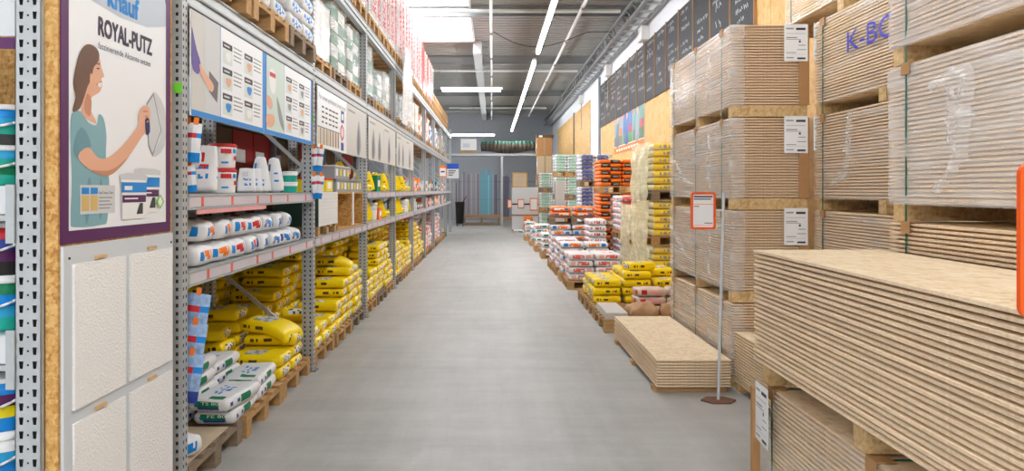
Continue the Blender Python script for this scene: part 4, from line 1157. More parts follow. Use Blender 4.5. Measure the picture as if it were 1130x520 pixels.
# top level: pallets with tall wool packs
for i in range(1, 8):
    for q in range(3):
        y = UY[i] + .12 + q * .88
        pallet(1.0, .82, XF - .98, y, ZT, '%s pallet on the top level of the %s bay' % (POS3[q], BAYN[i + 1]), 'pallets on the top level', i < 3)
        if i < 2 and q < 2: 
            if i == 1 and q == 0: continue
        if i >= 6 or (i == 5 and q == 2):
            for e in range(2): pallet(1.0, .82, XF - .96, y, ZT + (e + 1) * PH, 'empty pallet stacked on the top level, %s bay, %s, layer %s' % (BAYN[i + 1], POS3[q], ORD[e + 2]), 'empty pallets on the top level', False)
            continue
        red = i == 5 or (i == 4 and q == 2)
        t = thing('insulation_pack', ('red foil-wrapped' if red else 'white') + ' mineral wool pack with red lettering, %s in the %s bay top level' % (POS3[q], BAYN[i + 1]), 'insulation', (XF - .92, y, ZT + PH), group='mineral wool packs on the top level')
        hh = 1.12 if not red else .95
        m = PAINTW if not red else mat('pack_red', (232, 70, 46), .45)
        for a in range(2):
            MB().box(0, .93, .02 + a * .39, .40 + a * .39, 0, hh, m).build('bundle', t)
            sh = Sheet((.966, .02 + a * .39, 0), (0, 1, 0), (0, 0, 1), .001)
            sh.text('ROCKWOOL', .32, .06, .25, RED if not red else WHITE, 1, hh * .88, vertical=True, bold=.012); sh.build(t, 'lettering')
        wrap(-.01, .935, .01, .80, 0, hh + .01, t, FILM, .015, 10, i * 3 + q)

# ================================================================ RIGHT: STRAND BOARD PACKS
def board_mesh(lx, ly, th, face, edge, tongue=.028):
    mb = MB(); lv = [(0, tongue), (.36 * th, tongue), (.42 * th, 0), (th * .94, 0), (th, tongue * .25)]
    i0 = len(mb.v)
    for z, t in lv: mb.v += [(t, t, z), (lx - t, t, z), (lx - t, ly - t, z), (t, ly - t, z)]
    ke, kf = mb.slot(edge), mb.slot(face)
    for k in range(len(lv) - 1):
        for a in range(4): mb.f.append((k * 4 + a, k * 4 + (a + 1) % 4, k * 4 + 4 + (a + 1) % 4, k * 4 + 4 + a)); mb.m.append(ke)
    mb.f.append((3, 2, 1, 0)); mb.m.append(kf); e = (len(lv) - 1) * 4; mb.f.append((e, e + 1, e + 2, e + 3)); mb.m.append(kf)
    return mb.mesh('board')
TB = .0218
BM = board_mesh(.60, 2.05, TB, OSB, EDGE2)
BMN = board_mesh(.64, 2.05, .0224, OSB, EDGE, .034)
BMF = board_mesh(.565, 2.05, .0215, OSB, EDGE)
def front_film(t, y0, y1, z0, z1, seed, amp=.012, wrapx=.1, m=FILM, top=True):
    """film on the aisle face (x=0) and a little round the near end (local coordinates)"""
    vs = []; fs = []; ny, nz = 36, 16
    pts = [(wrapx * (1 - a / 5), y0, 0, -1) for a in range(5)] + [(0, y0 + (y1 - y0) * a / ny, -1, 0) for a in range(ny + 1)]
    for k in range(nz + 1):
        z = z0 + (z1 - z0) * k / nz
        for x, y, nx, ny_ in pts:
            d = .006 + amp * abs(noise.noise(Vector((x * 9 + seed, y * 5 + z * 3, z * 8)))) + amp * .5 * abs(noise.noise(Vector((seed, y * 17, z * 21))))
            vs.append((x + nx * d, y + ny_ * d, z))
    R = len(pts)
    for k in range(nz):
        for a in range(R - 1): fs.append((k * R + a, k * R + a + 1, (k + 1) * R + a + 1, (k + 1) * R + a))
    me = bpy.data.meshes.new('film_wrap'); me.from_pydata(vs, [], fs); me.materials.append(m); me.polygons.foreach_set('use_smooth', [True] * len(fs)); me.update()
    return link('film_wrap', me, t)
SK = .09
PACKN = ['']
def fold(t, pts, w, seed):
    """bunched white crease in the film; pts are (y, z) on the aisle face"""
    P_ = []
    for a in range(len(pts) - 1):
        for q in range(6):
            f = q / 6; P_.append((pts[a][0] + (pts[a + 1][0] - pts[a][0]) * f, pts[a][1] + (pts[a + 1][1] - pts[a][1]) * f))
    P_.append(pts[-1]); vs = []; fs = []; m = 7; n = len(P_)
    for a, (y, z) in enumerate(P_):
        b, c = P_[max(0, a - 1)], P_[min(n - 1, a + 1)]
        dy, dz = c[0] - b[0], c[1] - b[1]; l = math.hypot(dy, dz) or 1
        ww = w * (.35 + .65 * math.sin(PI * (a + .6) / (n + .2))) * (.7 + .6 * abs(noise.noise(Vector((a * .5, seed, 0)))))
        for k in range(m):
            g = k / (m - 1) - .5; nz_ = noise.noise(Vector((a * .8, k * 1.3, seed * 3.1)))
            vs.append((-.024 - .012 * (1 - 4 * g * g) - .010 * nz_, y - dz / l * g * ww * 1.5 + .03 * nz_, z + dy / l * g * ww * 1.5 + .02 * nz_))
    for a in range(n - 1):
        for k in range(m - 1): fs.append((a * m + k, a * m + k + 1, (a + 1) * m + k + 1, (a + 1) * m + k))
    me = bpy.data.meshes.new('film_fold'); me.from_pydata(vs, [], fs); me.materials.append(FILMF); me.polygons.foreach_set('use_smooth', [True] * len(fs)); me.update()
    return link('film_fold', me, t)
def pack(x, y, z, n, label, straps, film=True, seed=0, text=False, bm=None, lx=.60, th=TB, skid=SK, fm=None, strip=False, skids=(.0, .975, 1.95)):
    """strapped pack of boards on skids: z is the underside of the skids, y the near end"""
    t = thing('osb_pack', label, 'board pack', (x, y, z), group='strapped packs of strand board'); PACKN[0] = t.name
    r = random.Random(seed)
    for s in skids: MB().box(.005, lx - .005, s, s + .095, 0, skid, SKID).build('skid', t)
    for q in range(n): link('board', bm or BM, t, ((r.random() - .5) * .006, (r.random() - .5) * .006, skid + q * th))
    zt = skid + n * th
    for s in straps:
        sb = MB(); e = .009
        sb.box(-e - .002, -e, s, s + .016, -.0, zt + .004, STRAP); sb.box(-e, lx, s, s + .016, zt + .002, zt + .004, STRAP); sb.build('strap', t)
        MB().box(-.016, .06, s - .03, s + .046, zt + .0045, zt + .008, CARD).build('corner_card', t); MB().box(-.016, -.012, s - .03, s + .046, zt - .05, zt + .0044, CARD).build('corner_card', t)
    if strip: MB().box(lx - .075, lx + .006, -.016, -.008, skid, zt, CARD).build('edge_protector', t)
    if film: front_film(t, -.004, 2.05, skid - .01, zt, seed, m=fm or FILM)
    if text:
        sh = Sheet((-.026, 1.45, skid + .30), (0, -1, 0), (0, 0, 1), .001)
        sh.text('K-BOARD', 0, 0, .15, mat('stencil_blue', (56, 64, 190), .6), 1, 1.25); sh.build(t, 'lettering')
    return t
def pack_label(x, y, z, w, h, label, rz=0.0, tilt=0.0):
    t = thing('pack_label', label, 'label', (x, y, z), (tilt, 0, rz), group='white delivery labels')
    MB().box(0, w, -.0015, 0, 0, h, WHITE).build('sheet', t)
    sh = Sheet((0, -.0018, 0), (1, 0, 0), (0, 0, 1), .0006)
    for a, b, c, d, m in ((.08, .4, .86, .9, GREY), (.5, .9, .84, .9, DARK), (.08, .9, .74, .75, GREY), (.08, .55, .62, .65, GREY), (.08, .7, .58, .595, GREY), (.6, .9, .42, .44, GREY), (.62, .7, .5, .56, DARK),
                          (.55, .92, .3, .32, GREY), (.08, .5, .22, .24, GREY), (.08, .9, .18, .185, GREY), (.08, .4, .08, .11, GREY), (.55, .9, .05, .10, DARK)):
        sh.rect(a * w, b * w, c * h, d * h, m)
    sh.build(t); return t
LVZ = [(-.0, 26), (.667, 29), (1.397, 29), (2.127, 29)]
nmA = ['bottom', 'second from the bottom', 'third from the bottom', 'top']
for q, (z, n) in enumerate(LVZ):
    pack(1.88, 6.05, z if q else 0, n, 'strapped strand board pack beside the orange stand sign, %s of its column' % nmA[q], (.22, 1.02, 1.86), True, q + 1, strip=q in (2, 3, 1), fm=FILMA)
    if q: fold(bpy.data.objects[PACKN[0]], [(1.98, .56 - .05 * q), (1.72, .42), (1.45, .32 - .03 * q), (1.16, .22)], .05 + .02 * (q % 2), q); fold(bpy.data.objects[PACKN[0]], [(.55, .62), (.5, .45), (.56, .3), (.5, .16)], .05, q + 9)
for z, n_ in ((2.56, 'top'), (1.84, 'middle'), (1.12, 'lower')):
    pack_label(2.285, 6.026, z, .185, .29, 'white delivery label on the %s board pack facing the aisle end' % n_)
# packs in the second rank
for q, (z, n) in enumerate(LVZ + [(2.857, 29)]):
    pack(2.52, 3.96 if q < 4 else 4.56, z if q else 0, n, 'strapped strand board pack behind the chest-high boards, %s of its column' % (['bottom', 'second', 'third', 'fourth', 'fifth'][q] + ' level'), (.75, 1.88) if q < 4 else (1.9,), True, 20 + q, text=q >= 3)
    if q == 2: fold(bpy.data.objects[PACKN[0]], [(1.40, .71), (1.42, .62), (1.44, .5), (1.45, .36), (1.48, .26), (1.72, .19)], .07, 31)
for q, (z, n_) in enumerate(((2.57, 'fourth'), (1.86, 'third'))): pack_label(2.50, 5.99, z, .085, .27, 'narrow white label at the far end of the %s level pack' % n_)
for q, (z, n) in enumerate(((0, 26), (.667, 29), (1.398, 31), (2.174, 29))):
    pack(2.03, 1.88, z if q else 0, n, 'large film-wrapped strand board pack at right, %s level' % ['bottom', 'second', 'third', 'fourth'][q], (.6, 1.87), q > 1, 40 + q, fm=FILMD if q == 2 else FILMA, skids=(.0, .72, 1.93))
    if q == 2: fold(bpy.data.objects[PACKN[0]], [(1.64, .62), (1.50, .64), (1.36, .63), (1.40, .45), (1.44, .28), (1.60, .14)], .10, 41); fold(bpy.data.objects[PACKN[0]], [(1.5, .62), (1.47, .5), (1.49, .36)], .07, 43)
# low part-used pack between
t = None
for q in range(18):
    tag(link('osb_board', BM, None, (1.885, 3.935 + .004 * (q % 3), .06 + q * TB)), 'strand board in the knee-high pile behind the near pile, %s from the bottom' % ORD[q + 1], 'board', 'boards of the knee-high pile')
for q, s in enumerate((.0, .975, 1.93)): tag(MB().box(1.89, 2.475, 3.95 + s, 4.045 + s, 0, .0595, SKID).build('skid'), 'low wooden skid under the knee-high board pile, %s from near' % ORD[q + 1], 'skid', 'skids under the knee-high pile')
# low loose pile beside the aisle
for q in range(10):
    tag(link('osb_board', BMF, None, (1.255 + .003 * math.sin(q * 3), 5.87 + .003 * math.cos(q * 5), .04 + q * .0216)), 'pale strand board in the low pile on the aisle floor, %s from the bottom' % ORD[q + 1], 'board', 'boards of the low pile')
for q, s in enumerate((.05, .95, 1.85)): tag(MB().box(1.24, 1.80, 5.87 + s, 5.97 + s, 0, .0395, WOOD).build('skid'), 'flat wooden skid under the low board pile, %s from near' % ORD[q + 1], 'skid', 'skids under the low pile')
# near pile: strapped pack below, loose boards above
XN = 1.33
pack(1.375, 1.76, 0, 23, 'strapped strand board pack under the loose boards at the lower right', (1.0, 1.99), True, 60, lx=.60, skid=.075, skids=(.0, .98, 1.94))
zN = .075 + 23 * TB + .014
for q, s in enumerate((.05, .96, 1.93)): tag(MB().box(XN + .03, XN + .61, 1.84 + s, 1.94 + s, zN, .685, SKID).build('skid'), 'chipboard block carrying the loose boards, %s from near' % ORD[q + 1], 'skid', 'blocks under the loose boards')
for q in range(25):
    tag(link('osb_board', BMN, None, (XN + .004 * math.sin(q * 2.3), 1.86 + .005 * math.cos(q * 4.1), .6855 + q * .02255)), 'loose strand board in the large near pile at right, %s from the bottom' % ORD[q + 1], 'board', 'loose boards of the near pile')
tag(MB().box(XN - .01, XN + .03, 3.905, 3.935, 0, .55, CARD).build('edge_post'), 'brown cardboard post at the far corner of the near pack', 'post')
pack_label(XN + .005, 3.90, .30, .21, .29, 'crumpled white delivery label on the far corner of the near pack', rz=-PI / 2 - .06)

# sign stands
def sign_stand(x, y, zs, w, h, px, label, lean=0.0):
    t = thing('sign_stand', label, 'sign', (px, y, 0))
    MB().tube((0, 0, .012), (lean, 0, zs + h), .011, LGREY, 8).build('pole', t)
    b = MB(); pts = [(.13 * math.cos(PI / 3 * a), .10 * math.sin(PI / 3 * a)) for a in range(6)]
    b.face([(p[0], p[1], .012) for p in pts], mat('rust_base', (122, 84, 66), .7, var=.2)); b.face([(p[0], p[1], 0) for p in pts][::-1], MATS['rust_base'])
    for a in range(6): b.face([(*pts[a], 0), (*pts[(a + 1) % 6], 0), (*pts[(a + 1) % 6], .012), (*pts[a], .012)], MATS['rust_base'])
    b.build('base', t)
    dx = x - px; rr = .022; OF = mat('frame_orange', (240, 92, 22), .4)
    def rrect(a, c, d, e, r_, n=5):
        o = []
        for cx, cy, s in ((d - r_, c + r_, -PI / 2), (d - r_, e - r_, 0), (a + r_, e - r_, PI / 2), (a + r_, c + r_, PI)):
            for q in range(n + 1): o.append((cx + r_ * math.cos(s + PI / 2 * q / n), cy + r_ * math.sin(s + PI / 2 * q / n)))
        return o
    out = rrect(dx, zs, dx + w, zs + h, rr); inn = rrect(dx + .016, zs + .016, dx + w - .016, zs + h - .016, .010)
    f = MB(); n = len(out)
    for yy_, flip in ((-.024, 1), (-.012, -1)):
        for a in range(n): f.face([(out[a][0], yy_, out[a][1]), (out[(a + 1) % n][0], yy_, out[(a + 1) % n][1]), (inn[(a + 1) % n][0], yy_, inn[(a + 1) % n][1]), (inn[a][0], yy_, inn[a][1])][::flip], OF)
    for rg, fl in ((out, 1), (inn, -1)):
        for a in range(n): f.face([(rg[a][0], -.024, rg[a][1]), (rg[a][0], -.012, rg[a][1]), (rg[(a + 1) % n][0], -.012, rg[(a + 1) % n][1]), (rg[(a + 1) % n][0], -.024, rg[(a + 1) % n][1])][::fl], OF)
    f.build('frame', t); MB().box(dx + .012, dx + w - .012, -.018, -.014, zs + .012, zs + h - .012, WHITE).build('sheet', t)
    sh = Sheet((dx, -.0185, zs), (1, 0, 0), (0, 0, 1), .0006)
    for a, b_, c, d, m in ((.12, .88, .86, .9, DARK), (.12, .82, .80, .83, DARK), (.08, .92, .67, .685, ORANGE), (.12, .35, .61, .63, DARK), (.55, .88, .16, .18, DARK), (.08, .92, .11, .12, ORANGE)): sh.rect(a * w, b_ * w, c * h, d * h, m)
    sh.build(t)
    MB().box(dx + w - .02, .01 + lean, -.011, .002, zs + h * .5, zs + h * .54, LGREY).build('clamp', t)
sign_stand(1.455, 5.66, 1.263, .182, .272, 1.662, 'orange-framed price sign on a thin pole in front of the board packs', .04)
sign_stand(1.013, 1.5, 1.303, .21, .30, 1.245, 'orange-framed price sign at the right edge of the view', 0)

# ================================================================ RIGHT: BAG PALLETS BEYOND THE BOARDS
def tower(k, x0, y0, nx, ny, tiers, nm, look, film=None, name='cement_bag', pm=None, parts=False, skip_last=False):
    """stacked pallets of bags; tiers = [(pallet underside, layers, layer height)]; x0, y0 = near left corner"""
    L, Wd, H, _ = KIND[k]
    for q, (zp, n, hh) in enumerate(tiers):
        hh = max(hh, H + .0005)
        tn = ['floor', 'second', 'third', 'fourth'][q]
        pallet(nx * L, ny * Wd, x0, y0, zp, '%s pallet of the %s' % (tn, nm), 'pallets of the right-hand bag stacks', parts, pm or (WOOD if q % 2 else WOODG))
        for l in range(n):
            for a in range(nx):
                for b in range(ny):
                    if 0 < a < nx - 1 and 0 < b: continue
                    flip = (l + (b if k != 'orange_black' else 0)) % 2
                    bag(k, x0 + (a + .5) * L + .004 * math.sin(l * 7 + a * 3 + q), y0 + (b + .5) * Wd + .003 * math.sin(l * 5 + b), zp + PH + l * hh, (PI if flip else 0) + .012 * math.sin(l * 3 + a),
                        '%s, %s, %s pallet, layer %s, %s' % (look, nm, tn, ORD[l + 1], ('near ' if b == 0 else 'far ' if b == ny - 1 else 'middle ') + ('aisle side' if a == 0 else ('wall side' if a == nx - 1 else 'middle'))), 'bags of the ' + nm, name)
        if film:
            t = thing('film_hood', 'clear plastic hood round the %s load of the %s' % (tn, nm), 'plastic sheet', (x0, y0, zp), group='plastic hoods')
            wrap(-.012, nx * L + .012, -.012, ny * Wd + .012, PH + .002, PH + n * hh + .002, t, film, .03, 12, q * 7 + len(nm))
            if k == 'cream_yellow':
                vs = []; fs = []; na, nb = 20, 14; hz = n * hh + PH
                for c in range(nb + 1):
                    for a in range(na + 1):
                        g = a / na; f = c / nb
                        vs.append((-.065 - .03 * noise.noise(Vector((g * 7, f * 5, q))) - .03 * (1 - f) ** 2, -.06 + g * (ny * Wd + .1), .02 * math.sin(g * 20 + q) * (1 - f) + f * (hz + .02)))
                for c in range(nb):
                    for a in range(na): fs.append((c * (na + 1) + a, (c + 1) * (na + 1) + a, (c + 1) * (na + 1) + a + 1, c * (na + 1) + a + 1))
                me = bpy.data.meshes.new('side_drape'); me.from_pydata(vs, [], fs); me.materials.append(film_cream); me.polygons.foreach_set('use_smooth', [True] * len(fs)); link('side_drape', me, t)
tower('cream_yellow', 2.30, 11.05, 2, 3, [(0, 6, .095), (.745, 5, .097), (1.40, 7, .098)], 'near yellow stack', 'yellow and cream bag', FILM, 'lime_bag')
tower('cream_yellow', 2.33, 12.65, 2, 2, [(0, 5, .095), (.655, 5, .095)], 'far yellow stack', 'yellow and cream bag', FILMH, 'lime_bag')
tower('red_block', 2.27, 13.75, 2, 2, [(0, 5, .103), (.675, 6, .103)], 'red-printed stack', 'white bag with red block', FILM, 'adhesive_bag')
tower('orange_black', 2.10, 15.1, 2, 2, [(0, 9, .073), (.82, 7, .073), (1.49, 7, .073)], 'orange and black stack', 'orange and black bag', None, 'mortar_bag', WOOD)
tower('blue_white', 2.05, 18.0, 2, 2, [(0, 8, .087), (.86, 7, .087), (1.63, 7, .087)], 'blue-printed stack', 'white bag with blue block', FILM, 'grout_bag')
tower('green_white', 1.87, 23.0, 2, 2, [(0, 5, .084), (.60, 6, .084), (1.28, 6, .084), (1.96, 6, .084)], 'green-printed stack', 'white bag with pale green print', FILM, 'screed_sack')
tower('green_white', 1.68, 27.0, 2, 2, [(0, 7, .084), (.8, 6, .084), (1.5, 6, .084)], 'farthest green-printed stack', 'white bag with pale green print', FILM, 'screed_sack')
tower('red_dots', 1.74, 13.9, 1, 2, [(0, 8, .108)], 'red-dotted stack', 'white bag with red dots', None, 'tile_bag')
# first rank along the aisle
pallet(.27, .9, 1.22, 8.35, 0, 'pallet of flat grey boards beside the low board pile', 'pallets along the right of the aisle')
pallet(.90, .9, 1.50, 8.35, 0, 'pallet of brown paper sacks against the board packs', 'pallets along the right of the aisle')
t = thing('flat_board_stack', 'low stack of flat pale grey boards on the pallet behind the low board pile', 'boards', (1.24, 8.40, PH))
for q in range(3): MB().box(.004 * q, .24, .005 * q, .82 - .01 * q, q * .022, q * .022 + .02, mat('board_grey', (206, 202, 196), .7, var=.04)).build('flat_board', t)
for q, (x, y, z, rz) in enumerate(((1.66, 8.52, PH, .1), (2.02, 8.55, PH, -.15))): bag('brown', x, y, z, rz, 'crumpled brown paper sack on the pallet, %s' % ('aisle side one', 'beside the board packs')[q], 'brown paper sacks', 'paper_sack')
for q in range(3): bag('tan', 1.80 + .01 * q, 8.93, PH + q * .0956, .05 * q, 'pale red and beige sack behind the brown sacks, %s layer' % ORD[q + 1], 'beige sacks', 'paper_sack')
for q in range(3): bag('tan', 2.18, 8.95, PH + q * .0956, -.05 * q, 'pale red and beige sack by the board packs, %s layer' % ORD[q + 1], 'beige sacks', 'paper_sack')
for q, y in enumerate((9.30, 10.15)): pallet(1.15, .8, 1.22, y, 0, 'pallet of loose yellow bags right of the aisle, %s one' % ('near', 'far')[q], 'pallets along the right of the aisle')
H = .1005
yl = {(0, 0): 3, (1, 0): 4, (2, 0): 3, (0, 1): 3, (1, 1): 4, (2, 1): 4, (0, 2): 3, (1, 2): 4, (2, 2): 4, (0, 3): 2, (1, 3): 3, (2, 3): 3}
for (a, b), n in sorted(yl.items()):
    for l in range(n):
        bag('yellow_far', 1.43 + a * .375 + .012 * math.sin(l * 4 + a * 2 + b), 9.70 + b * .315, PH + l * H, .08 * math.sin(l * 3 + a + b * 2) + (PI if (l + a) % 2 else 0),
            'yellow bag in the loose pile right of the aisle, %s row, %s column, layer %s' % (ORD[b + 1], ORD[a + 1], ORD[l + 1]), 'yellow bags right of the aisle', 'tile_adhesive_bag')
bag('yellow_far', 1.86, 9.78, PH + 4 * H, .25, 'topmost yellow bag lying askew on the pile right of the aisle', 'yellow bags right of the aisle', 'tile_adhesive_bag')
def pile(k, x0, y0, nx, ny, lay, look, nm, name, H, parts=True, step=0):
    L, Wd, hb, _ = KIND[k]; H = max(H, hb + .0005)
    pallet(nx * L + .02, ny * Wd, x0 - .01, y0, 0, 'pallet under the ' + nm, 'pallets along the right of the aisle', parts)
    for l in range(lay):
        for a in range(nx):
            for b in range(ny):
                if step and l >= lay - step * (b == 0): continue
                kk = k if not isinstance(look, dict) else k
                bag(kk, x0 + (a + .5) * L + .015 * math.sin(l * 3 + b), y0 + (b + .5) * Wd, PH + l * H, (PI if (l + a) % 2 else 0) + .05 * math.sin(l * 2 + a),
                    '%s, %s, row %s, column %s, layer %s' % (look, nm, ORD[b + 1], ORD[a + 1], ORD[l + 1]), 'bags in the ' + nm, name)
pile('red_white', 1.18, 12.0, 2, 2, 4, 'white bag with red print', 'low red-printed pile', 'plaster_sack', .103)
pile('orange_white', 1.16, 13.1, 2, 1, 5, 'white bag with orange band', 'orange-banded pile in front', 'plaster_sack', .103)
pile('orange_white', 1.14, 15.0, 2, 2, 7, 'white bag with orange band', 'tall orange-banded pile', 'plaster_sack', .103)
pile('red_white', 1.16, 14.0, 1, 2, 5, 'white bag with red print', 'red-printed pile between', 'plaster_sack', .103)
pallet(.95, .84, 1.13, 15.05, PH + 7 * .1055 - .004, 'dark pallet lying on the tall orange-banded pile', 'pallets along the right of the aisle', True, WOODG)
for l in range(2):
    for a in range(2):
        for b in range(2): bag('orange_plain', 1.36 + a * .46, 15.27 + b * .38, PH * 2 + 7 * .1055 + .003 + l * .1005, PI * ((l + a) % 2), 'orange bag with white print on the dark pallet, %s layer, %s %s' % (ORD[l + 1], ('near', 'far')[b], ('left', 'right')[a]), 'orange bags on the dark pallet', 'mortar_sack')
pile('green_bag', 1.12, 17.4, 2, 2, 4, 'white bag with green band', 'low green-banded pile', 'seed_bag', .107, False)
pile('green_bag', 1.08, 19.4, 2, 2, 5, 'white bag with green band', 'middle green-banded pile', 'seed_bag', .107, False)
pile('orange_white', 1.06, 21.3, 1, 2, 4, 'white bag with orange band', 'far orange-banded pile', 'seed_bag', .107, False)
pile('green_bag', 1.0, 23.6, 1, 2, 4, 'white bag with green band', 'farthest green-banded pile', 'seed_bag', .107, False)
t = thing('metal_profile_stand', 'tall pale grey metal panel standing behind the orange bags', 'panel', (1.40, 17.0, 0))
MB().box(0, .20, 0, .03, 0, 1.75, PIPE).build('panel', t); MB().box(.0, .02, .03, .3, 0, 1.75, STEELD).build('side_fin', t); MB().box(-.05, .3, 0, .3, 0, .02, STEELD).build('foot', t)
# ================================================================ THE BACK OF THE HALL
for q in range(5):
    t = thing('shipping_box', 'brown cardboard box in the column by the far right wall, %s from the floor' % ORD[q + 1], 'box', (1.80 + .02 * (q % 2), 31.0, q * .735), group='brown boxes by the far wall')
    MB().box(0, .62, 0, .6, 0, .72, CARDL if q % 2 else CARD).build('body', t); MB().box(.28, .34, -.003, 0, 0, .72, mat('tape', (170, 150, 120), .4)).build('tape', t); MB().box(-.002, 0, .1, .4, .3, .5, WHITE).build('label', t)
t = thing('flat_parcel', 'dark brown parcel lying on the topmost brown box', 'box', (1.78, 31.0, 3.662)); MB().box(0, .7, 0, .5, 0, .12, CD).build('body', t); MB().box(.1, .25, -.002, 0, .02, .1, WHITE).build('label', t)
t = thing('white_cabinet', 'large white carton block with orange labels at the end of the aisle', 'carton', (.76, 29.0, 0))
for z0, z1, n in ((.06, .58, 'lower_carton'), (.64, 1.66, 'upper_carton')): MB().box(0, .98, 0, .8, z0, z1, mat('carton_white', (220, 222, 224), .6)).build(n, t)
MB().box(-.01, .99, -.01, .8, .58, .64, CARD).build('middle_pallet', t); MB().box(.02, .96, .02, .78, 0, .06, WOODG).build('bottom_pallet', t)
MB().box(-.02, .995, -.012, -.002, 1.0, 1.05, BLACK).build('strap', t)
for a, z0, z1, w_ in ((.66, .78, 1.26, .3), (.2, .86, 1.22, .25), (-.18, .88, 1.2, .17)):
    s = MB().box(a, a + w_, -.026, -.014, z0, z1, ORANGE).build('price_label', t); MB().box(a + .03, a + w_ - .03, -.028, -.0265, z0 + .04, z1 - .04, WHITE).build('sheet', s)
t = thing('framed_panel', 'wood-framed panel standing on the white cartons', 'panel', (.80, 29.2, 1.66))
MB().box(0, .5, 0, .04, 0, .55, CARDL).build('panel', t)
for a in ((-.04, .54, -.01, .05, -.0, .04), (-.04, .54, -.01, .05, .53, .57), (-.04, 0, -.01, .05, .04, .53), (.5, .54, -.01, .05, .04, .53)): MB().box(*a, OSBD).build('frame_bar', t)
standing_bag('or', 1.36, 28.6, 0, .6, .4, .25, 1.2, -.1, 'upright orange sack in front of the white cartons', 'sacks before the white cartons', [ORANGE, WHITE, BLUE])
for q in range(3): bag('green_bag', .95 + q * .27, 28.2 - .3 * (q % 2), 0.0, .3 * q, 'green and white bag on the floor before the white cartons, %s from the left' % ORD[q + 1], 'bags before the white cartons', 'seed_bag')
# profile rack along the back
t = thing('profile_rack', 'grey steel back rack holding upright profiles under a long shelf', 'rack', (-2.2, 33.8, 0))
MB().box(0, 4.4, 0, .9, 3.06, 3.16, STEEL).build('shelf_beam', t)
for x in (.05, 2.58, 4.3): MB().box(x, x + .1, 0, .1, 0, 3.06, STEEL).build('post', t); MB().box(x, x + .1, .85, .95, 0, 3.06, STEEL).build('post', t)
MB().box(.1, 4.3, .5, .56, 1.9, 1.96, STEELD).build('rail', t); MB().box(.1, 4.3, .8, .86, 1.1, 1.16, STEELD).build('rail', t)
MB().box(.9, 2.56, -.05, .35, .36, .46, CARD).build('bench_board', t); MB().box(.9, 2.56, -.02, .35, .0, .12, WOODG).build('bench_board', t); MB().box(2.7, 4.2, -.02, .35, .26, .36, CARD).build('bench_board', t)
for x in (.95, 1.7, 2.45): MB().box(x, x + .08, .0, .3, .12, .36, WOODG).build('bench_leg', t)
PR = [mat('profile_%d' % q, c, .45, metal=.2) for q, c in enumerate(((150, 146, 150), (122, 112, 132), (104, 104, 116), (168, 168, 172), (96, 170, 190), (132, 196, 214), (86, 84, 110)))]
r = random.Random(11)
for q in range(34):
    x = -1.72 + q * .068; teal = -.52 < x < .02
    if x > .25: x += .2
    hgt = (1.75 + .1 * r.random()) if not teal else (1.7 + (.75 * r.random() if r.random() < .4 else .05))
    if q < 8: hgt += .5 * r.random()
    m = PR[4 + r.randrange(2)] if teal else (PR[r.randrange(4)] if x < 0 else PR[r.choice((2, 3, 6))])
    mb = MB(); w_ = .05
    mb.box(-w_ / 2, w_ / 2, 0, .006, 0, hgt, m); mb.box(-w_ / 2, -w_ / 2 + .006, .006, .05, 0, hgt, m); mb.box(w_ / 2 - .006, w_ / 2, .006, .05, 0, hgt, m)
    tag(mb.build('metal_profile', None, False, (x, 34.0 + .02 * (q % 2), .465 if -1.34 < x < .40 else .37 if x > .5 else .005), (-.03, .007 * (r.random() - .5), 0)), '%s upright profile at the back rack, %s from the left' % ('turquoise' if teal else 'grey', ORD[q + 1] if q < 30 else ORD[q - 29] + ' after thirty'), 'profile', 'upright profiles at the back')
pallet(.72, .7, -1.40, 33.85, 3.162, 'small pallet under the white box on the back rack', 'pallets at the back', False)
t = thing('white_box', 'white box on a pallet on the back rack shelf', 'box', (-1.38, 33.9, 3.162 + PH)); MB().box(0, .68, 0, .6, 0, .5, PAINTW).build('body', t); MB().box(.1, .4, -.003, 0, .12, .3, LGREY).build('label', t)
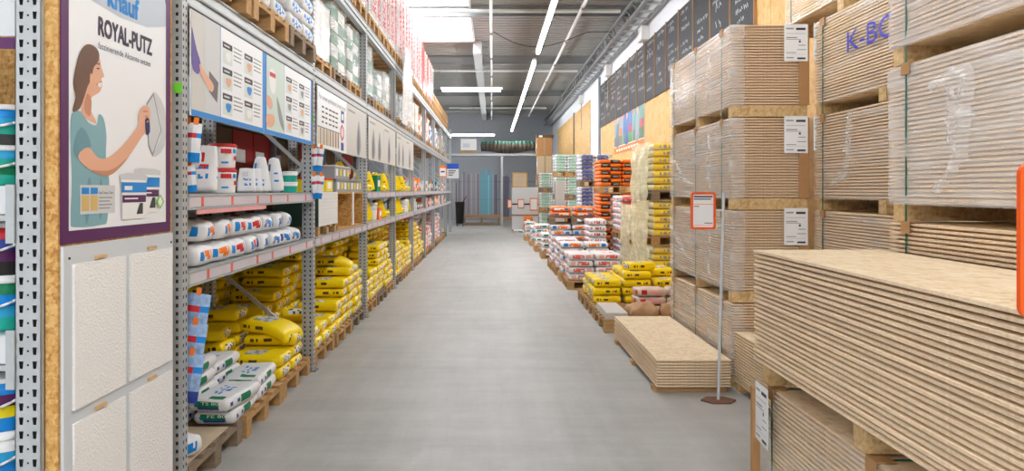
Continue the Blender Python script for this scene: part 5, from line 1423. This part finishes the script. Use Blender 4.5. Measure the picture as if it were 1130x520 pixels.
t = thing('wrapped_roll', 'long dark bundle with green film lying on the back rack shelf', 'roll', (-.5, 34.2, 3.195))
for q, (z, rr_, m) in enumerate(((.24, .24, mat('roll_brown', (74, 66, 54), .7, var=.2)), (.40, .16, mat('roll_green', (36, 110, 90), .5)))):
    mb = MB(); n = 14
    for a in range(n):
        f0, f1 = a / n, (a + 1) / n; g = lambda f: rr_ * (.55 + .45 * math.sin(PI * min(1, max(0, f * .9 + .08))))
        mb.tube((f0 * 2.4, .1 * q, z + .03 * math.sin(f0 * 9)), (f1 * 2.4, .1 * q, z + .03 * math.sin(f1 * 9)), g(f0), m, 12, g(f1))
    mb.build('roll', t, True)
t = thing('waste_cart', 'black wheeled cart left of the bench at the back', 'cart', (-1.38, 33.0, 0))
b = MB(); b.lathe(0, 0, [(.16, .12, BLACK), (.2, 1.0, BLACK), (.22, 1.02, BLACK), (.2, 1.06, BLACK)], 12); b.build('bin', t, True); MB().bar((.1, -.15, 1.0), (.3, -.15, 1.3), .03, .03, BLACK).build('handle', t)
for s in (-.12, .12): MB().tube((s, -.1, .06), (s + .03, -.1, .06), .06, BLACK, 10).build('wheel', t)
# hanging aisle signs by the rack end
t = thing('aisle_sign', 'white and blue hanging sign at the far end of the left rack', 'sign', (-1.528, UY[8] - .03, 1.95))
MB().box(0, .40, 0, .012, 0, .5, WHITE).build('panel', t); MB().box(.0, .40, -.003, 0, .32, .5, mat('sign_blue', (30, 90, 200), .5)).build('blue_band', t)
for q in range(3): MB().box(.05, .3 - q * .05, -.004, 0, .24 - q * .07, .27 - q * .07, DARK).build('text_line', t)
MB().box(-.06, .02, .012, .029, .1, .4, STEELD).build('bracket', t)
t = thing('rack_price_sign', 'small orange-edged white sign on the far rack post', 'sign', (-1.60, UY[7] - .013, 1.95))
MB().box(0, .22, 0, .01, 0, .34, ORANGE).build('frame', t); MB().box(.02, .20, -.003, 0, .03, .27, WHITE).build('sheet', t); MB().box(.05, .17, -.004, -.003, .14, .18, DARK).build('text_line', t)
